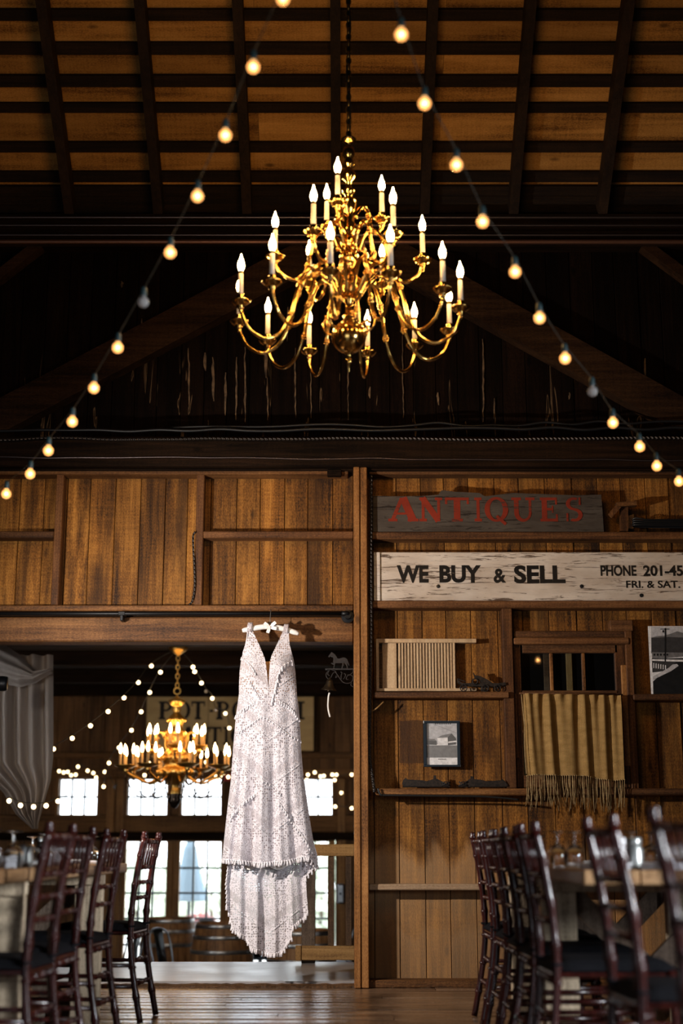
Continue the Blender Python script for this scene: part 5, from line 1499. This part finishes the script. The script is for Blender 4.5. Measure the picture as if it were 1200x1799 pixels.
# outside: closed parasol, bush, hedge
YU = 22.0; c = at(334,1500,YU)
um = tag(empty('patio_parasol', (c.x, YU, -.9)), 'closed blue-grey patio parasol outside the glazed door', 'parasol')
def uz(y): return Zp(y,YU)
MB().lathe([(.02,uz(1470)),(.10,uz(1490)),(.16,uz(1530)),(.24,uz(1560)),(.30,uz(1580)),(.24,uz(1583)),(.05,uz(1575))],14,(c.x,YU,0)).build('canopy', plain('parasol_cloth',(0.2,0.28,0.34),0.9).m, um, smooth=False)
MB().tube([(c.x,YU,-.9),(c.x,YU,uz(1465))],.025,8).build('pole','dark_steel_chair',um)
def bush(px,py,Y,rad,mat,lb,n=160,seed=1):
    rb = random.Random(seed); c = at(px,py,Y); m = MB()
    for _ in range(n):
        d = Vector((rb.gauss(0,1),rb.gauss(0,1),rb.gauss(0,1))).normalized()*rad*rb.uniform(.5,1); p = Vector((c.x,Y,c.z))+Vector((d.x,d.y,d.z*.8))
        u = Vector((rb.uniform(-1,1),rb.uniform(-1,1),rb.uniform(-1,1))).normalized(); v = u.orthogonal().normalized(); s_ = rad*.22
        m.add([p-u*s_,p+v*s_*.5,p+u*s_,p-v*s_*.5],[(0,1,2,3)])
    root = tag(empty('patio_shrub',(c.x,Y,-.9)), lb, 'shrub', 'shrubs outside')
    f = m.build('foliage',mat,root); f['kind']='stuff'; MB().tube([(c.x,Y,-.9),(c.x,Y,c.z)],.03,6).build('stem','gate_post_wood',root)
plain('red_leaf',(0.45,0.16,0.15),0.8); plain('green_leaf',(0.62,0.68,0.55),0.8)
bush(345,1638,21.0,.35,'red_leaf','reddish shrub outside beside the closed parasol',140,2)
bush(565,1560,30.0,1.3,'green_leaf','pale green shrub outside seen right of the dress',220,3)
bush(240,1600,32.0,1.6,'green_leaf','pale green shrub outside the leftmost glazed door',220,4)
bush(372,1560,26.0,.6,'green_leaf','small green shrub outside just right of the closed parasol',140,5)

# ================================================================ CHIAVARI CHAIRS
def chiavari():
    root = empty('chiavari_chair', (0,0,0))
    def bamboo(P, r_, knots):
        C_ = smoothcurve(P, 6); m = MB(); n = len(C_); rs = []
        for i in range(n):
            z = C_[i].z; rr_ = r_
            for k in knots:
                if abs(z-k) < .006: rr_ = r_*1.28
            rs.append(rr_)
        m.tube(C_, rs, 10)
        for k in knots:
            # ring at height k
            for i in range(n-1):
                a, b = C_[i], C_[i+1]
                lo, hi = min(a.z,b.z), max(a.z,b.z)
                if lo <= k < hi:
                    t_ = (k-a.z)/(b.z-a.z); p = a.lerp(b,t_); d = (b-a)
                    m.lathe([(r_*.9,-.008),(r_*1.28,-.004),(r_*1.28,.004),(r_*.9,.008)],10,tuple(p),tuple(d)); break
        return m
    for sy in (-1,1):
        m = bamboo([(-.065,sy*.190,0),(-.035,sy*.186,.15),(-.010,sy*.183,.30),(0,sy*.18,.44),(-.008,sy*.178,.60),(-.030,sy*.176,.76),(-.055,sy*.174,.885)], .0155, (.12,.26,.40,.52,.66,.80))
        m.lathe([(.012,0),(.018,.006),(.019,.014),(.013,.022),(.016,.030),(.012,.037),(0,.040)],10,(-.056,sy*.174,.882))
        m.build('back_post','mahogany',root,smooth=True)
        bamboo([(.40,sy*.19,0),(.385,sy*.188,.2),(.375,sy*.185,.44)], .0155, (.12,.26,.36)).build('leg','mahogany',root,smooth=True)
    def xb(z):
        return interp(z,[0,.15,.30,.44,.60,.76,.885],[-.065,-.035,-.010,0,-.008,-.030,-.055])
    for z, r_ in ((.872,.011),(.745,.010),(.668,.0095),(.592,.0095),(.405,.012),(.29,.010),(.18,.010)):
        m = MB().tube([(xb(z),-.18,z),(xb(z),.18,z)], r_, 8)
        for yy in (-.09,0,.09): m.lathe([(r_*.9,-.006),(r_*1.35,-.003),(r_*1.35,.003),(r_*.9,.006)],8,(xb(z),yy,z),(0,1,0))
        m.build('back_rung','mahogany',root,smooth=True)
    for yy in (-.09,-.03,.03,.09):
        MB().tube([(xb(.745),yy,.745),(xb(.81),yy,.81),(xb(.872),yy,.872)], .0062, 7).build('spindle','mahogany',root,smooth=True)
    MB().box(-.01,.395,-.19,.19,.415,.437,.008).build('seat','mahogany',root)
    m = MB(); rows = []
    for i in range(13):
        u = i/12; r_ = []
        for k in range(13):
            v = k/12; e = (max(0,1-abs(2*u-1)**6)*max(0,1-abs(2*v-1)**6))**.4
            r_.append((-.015+.42*u, -.195+.39*v, .438+.036*e))
        rows.append(r_)
    m.grid(rows, True)
    rows2 = [[(a,b,.436) for a,b,c in r_] for r_ in rows]; m.grid(rows2)
    m.build('cushion','black_cushion',root,smooth=True)
    for sy in (-1,1):
        for z in (.17,.27):
            MB().tube([(xb(z),sy*.185,z),(.385,sy*.188,z)], .010, 8).build('stretcher','mahogany',root,smooth=True)
    for z in (.20,): MB().tube([(.385,-.188,z),(.385,.188,z)], .010, 8).build('stretcher','mahogany',root,smooth=True)
    for sy in (-1,1):
        m = MB(); m.tube([(xb(.47),sy*.18,.455),(.0,sy*.15,.452)], .007, 6); m.tube([(xb(.47)+.017*math.cos(t_),sy*.18+.017*math.sin(t_),.458) for t_ in [2*PI*j/10 for j in range(10)]], .005, 5, closed=True)
        m.build('cushion_tie','black_cushion',root,smooth=True)
    return root
c0 = chiavari(); used = [False]
def place(px, Y, rz, lb, ytarget=1600):
    o = c0 if not used[0] else copy_tree(c0); used[0] = True
    o.location = (Xp(px, ytarget, Y), Y, 0); o.rotation_euler = (0,0,math.radians(rz))
    tag(o, lb, 'chair', 'mahogany dining chairs')
place(244, 7.58, 180-4.5, 'dark mahogany ladder-back chair at far end of left table')
place(176, 6.58, 180-4, 'second mahogany chair from the far end of left table')
place(114, 5.78, 180-4, 'third mahogany chair from the far end of left table')
place(74, 5.16, 180-3, 'nearest mahogany chair at left table, red-brown and blurred')
place(859, 7.52, 0+1, 'farthest mahogany chair in the row at right table')
place(881, 6.88, 0+1, 'second mahogany chair from the far end of right row')
place(902, 6.37, 0+0, 'third mahogany chair from the far end of right row')
place(925, 5.82, 0+1, 'fourth mahogany chair from the far end of right row')
place(960, 5.08, 0+1, 'fifth mahogany chair in right row, its black cushion showing')
place(1094, 4.12, 0+2, 'blurred mahogany chair near right edge in front of the table')
place(1237, 3.15, 0+2, 'nearest blurred mahogany chair cut by the right edge')

# ================================================================ DINING TABLES
def table(name, x0, x1, y0, y1, ytr, label):
    root = tag(empty(name, ((x0+x1)/2,(y0+y1)/2,0)), label, 'table')
    n = 5
    for k in range(n):
        a = x0+(x1-x0)*k/n; b = x0+(x1-x0)*(k+1)/n
        MB().box(a+.001,b-.001,y0,y1,.712,.76,.005).build('top_board','table_wood',root)
    for yt in ytr:
        for a in (x0+.02, x1-.16):
            MB().box(a,a+.14,yt-.03,yt+.03,0,.66,.005).build('trestle_leg','trestle_wood',root)
        MB().box(x0+.02,x1-.02,yt-.05,yt+.05,.66,.712,.005).build('cross_bearer','trestle_wood',root)
        MB().beam((x0+.16,yt+.045,.04),(x1-.16,yt+.045,.64),.09,.03).build('brace','gate_post_wood',root)
        MB().beam((x1-.16,yt+.078,.04),(x0+.16,yt+.078,.64),.09,.03).build('brace','gate_post_wood',root)
    xm_ = (x0+x1)/2
    MB().box(xm_-.05,xm_+.05,ytr[0]+.1,ytr[-1]-.035,.28,.36,.005).build('stretcher','gate_post_wood',root)
    return root
LX1 = -1.155
table('trestle_table', -2.12, LX1, 3.9, 7.9, (5.47, 7.27), 'long rustic trestle table at left with plates and goblets')
RX0 = 0.80
table('trestle_table', RX0, 1.74, 4.86, 7.85, (6.055, 7.2), 'long rustic trestle table at right behind the chair row')

# ================================================================ TABLEWARE
TZ = .76
def goblet(bowl='goblet_glass'):
    # stemmed goblet standing upside down on its rim
    root = empty('goblet', (0,0,0))
    MB().lathe([(.033,0),(.037,.02),(.041,.045),(.038,.07),(.024,.092),(.008,.102),(.0055,.115),(.0075,.128),(.0055,.14),(.008,.15),(.034,.156),(.035,.159),(.0,.160)],20).build('outer_glass','goblet_glass',root,smooth=True)
    MB().lathe([(.0325,.0),(.035,.02),(.039,.045),(.036,.068),(.022,.088),(.0,.094)][::-1],20).build('bowl_interior','goblet_glass',root,smooth=True)
    return root
g0 = goblet(); gu = [False]
def put_goblet(x, y, lb, grp):
    o = g0 if not gu[0] else copy_tree(g0); gu[0] = True; o.location = (x,y,TZ); o.scale = (.95,.95,.85); tag(o, lb, 'glass', grp)
GL_ = 'upturned goblets on left table'; GR_ = 'upturned goblets on right table'
for px, Y, lb in ((24,5.5,'upturned stemmed goblet at left edge in front of the drape'),(78,6.2,'upturned goblet beside the small metal jug'),(163,7.3,'upturned goblet between the chair backs on left table'),(-14,5.3,'upturned goblet cut by the left edge'),(58,7.4,'upturned goblet far back on left table')):
    put_goblet(Xp(px,1480,Y), Y, lb, GL_)
for px, Y, lb in ((979,5.5,'upturned goblet nearest the chair row on right table'),(1009,5.62,'second upturned goblet from the chair row on right table'),(1109,5.6,'upturned goblet behind the glass jar on right table'),(1142,5.7,'upturned goblet at the right edge of right table'),(1084,6.6,'upturned goblet far back on right table'),(945,7.1,'upturned goblet at the far end of right table')):
    put_goblet(Xp(px,1480,Y), Y, lb, GR_)
def plate():
    root = empty('plate', (0,0,0))
    MB().lathe([(0,.004),(.07,.004),(.085,.008),(.12,.018),(.135,.021),(.137,.019),(.12,.012),(.08,.0),(0,.0)],28).build('dish','china',root,smooth=True)
    return root
p0_ = plate(); pu=[False]
def put_plate(x,y,lb,z=TZ):
    o = p0_ if not pu[0] else copy_tree(p0_); pu[0]=True; o.location=(x,y,z); tag(o,lb,'plate','white dinner plates')
for i,(x,y,lb) in enumerate(((-1.34,5.98,'white plate on left table before the third chair'),(-1.33,6.76,'white plate on left table before the second chair'),(-1.33,7.55,'white plate at the far end of left table'),
      (.97,5.25,'white plate on right table before the fifth chair'),(.96,5.84,'white plate on right table before the fourth chair'),(.96,6.4,'white plate on right table before the third chair'),(.96,7.4,'white plate at the far end of right table'))):
    put_plate(x,y,lb)
def napkin(x,y,lb,rz=0,z=TZ+.022):
    m = MB(); rows=[]
    for j,(w_,h_) in enumerate(((.055,.0),(.058,.012),(.05,.022))):
        m.box(-w_,w_,-.11,.11,.008*j,.008*j+.008,.003)
    m.sphere((0,0,.026),.03,8,6,.5)
    o = m.build('folded_napkin','napkin_cloth',None,(0,0,0)); o.location=(x,y,z); o.rotation_euler=(0,0,rz); tag(o,lb,'napkin','folded napkins')
napkin(-1.34,5.98,'folded white napkin on the plate by the third left chair')
napkin(.90,5.0,'folded white napkin at the near corner of right table',.1,TZ); napkin(1.11,4.98,'blurred white napkin between the two nearest right chairs',.2,TZ)
napkin(-1.33,6.76,'folded white napkin on the plate by the second left chair')
# jug, jars
c = Vector((Xp(46,1490,5.75),5.75,TZ)); jg = tag(empty('metal_jug',tuple(c)),'small pewter jug beside the goblets on left table','jug')
MB().lathe([(0,0),(.028,0),(.030,.02),(.027,.05),(.024,.07),(.027,.085),(.024,.085),(.022,.07),(.0,.01)],16,tuple(c)).build('body','pewter',jg,smooth=True)
MB().tube(smoothcurve([c+Vector((.027,0,.07)),c+Vector((.05,0,.065)),c+Vector((.052,0,.035)),c+Vector((.03,0,.02))],4),.004,6).build('handle','pewter',jg,smooth=True)
c = Vector((Xp(70,1490,6.45),6.45,TZ)); jg = tag(empty('dark_bottle',tuple(c)),'small dark bottle between goblet and chair on left table','bottle')
MB().lathe([(0,0),(.02,0),(.02,.07),(.010,.09),(.010,.105),(0,.105)],14,tuple(c)).build('body','rusty_iron',jg,smooth=True)
MB().lathe([(.012,.105),(.012,.125),(0,.125)],12,tuple(c)).build('cap','pewter',jg,smooth=True)
for px,Y,lb,r_ in ((1115,5.15,'grey glass jar with pale metal lid on right table',.030),(1090,5.25,'white candle holder beside the glass jar on right table',.024)):
    c = Vector((Xp(px,1500,Y),Y,TZ)); j = tag(empty('table_jar',tuple(c)),lb,'jar')
    MB().lathe([(0,0),(r_,0),(r_*1.05,.01),(r_*1.05,.065),(r_*.8,.08),(r_*.75,.085),(0,.085)],18,tuple(c)).build('body','pewter' if r_>.028 else 'china',j,smooth=True)
    MB().lathe([(r_*.85,.082),(r_*.9,.085),(r_*.9,.105),(r_*.7,.11),(0,.11)],18,tuple(c)).build('lid','pewter' if r_>.028 else 'china',j,smooth=True)
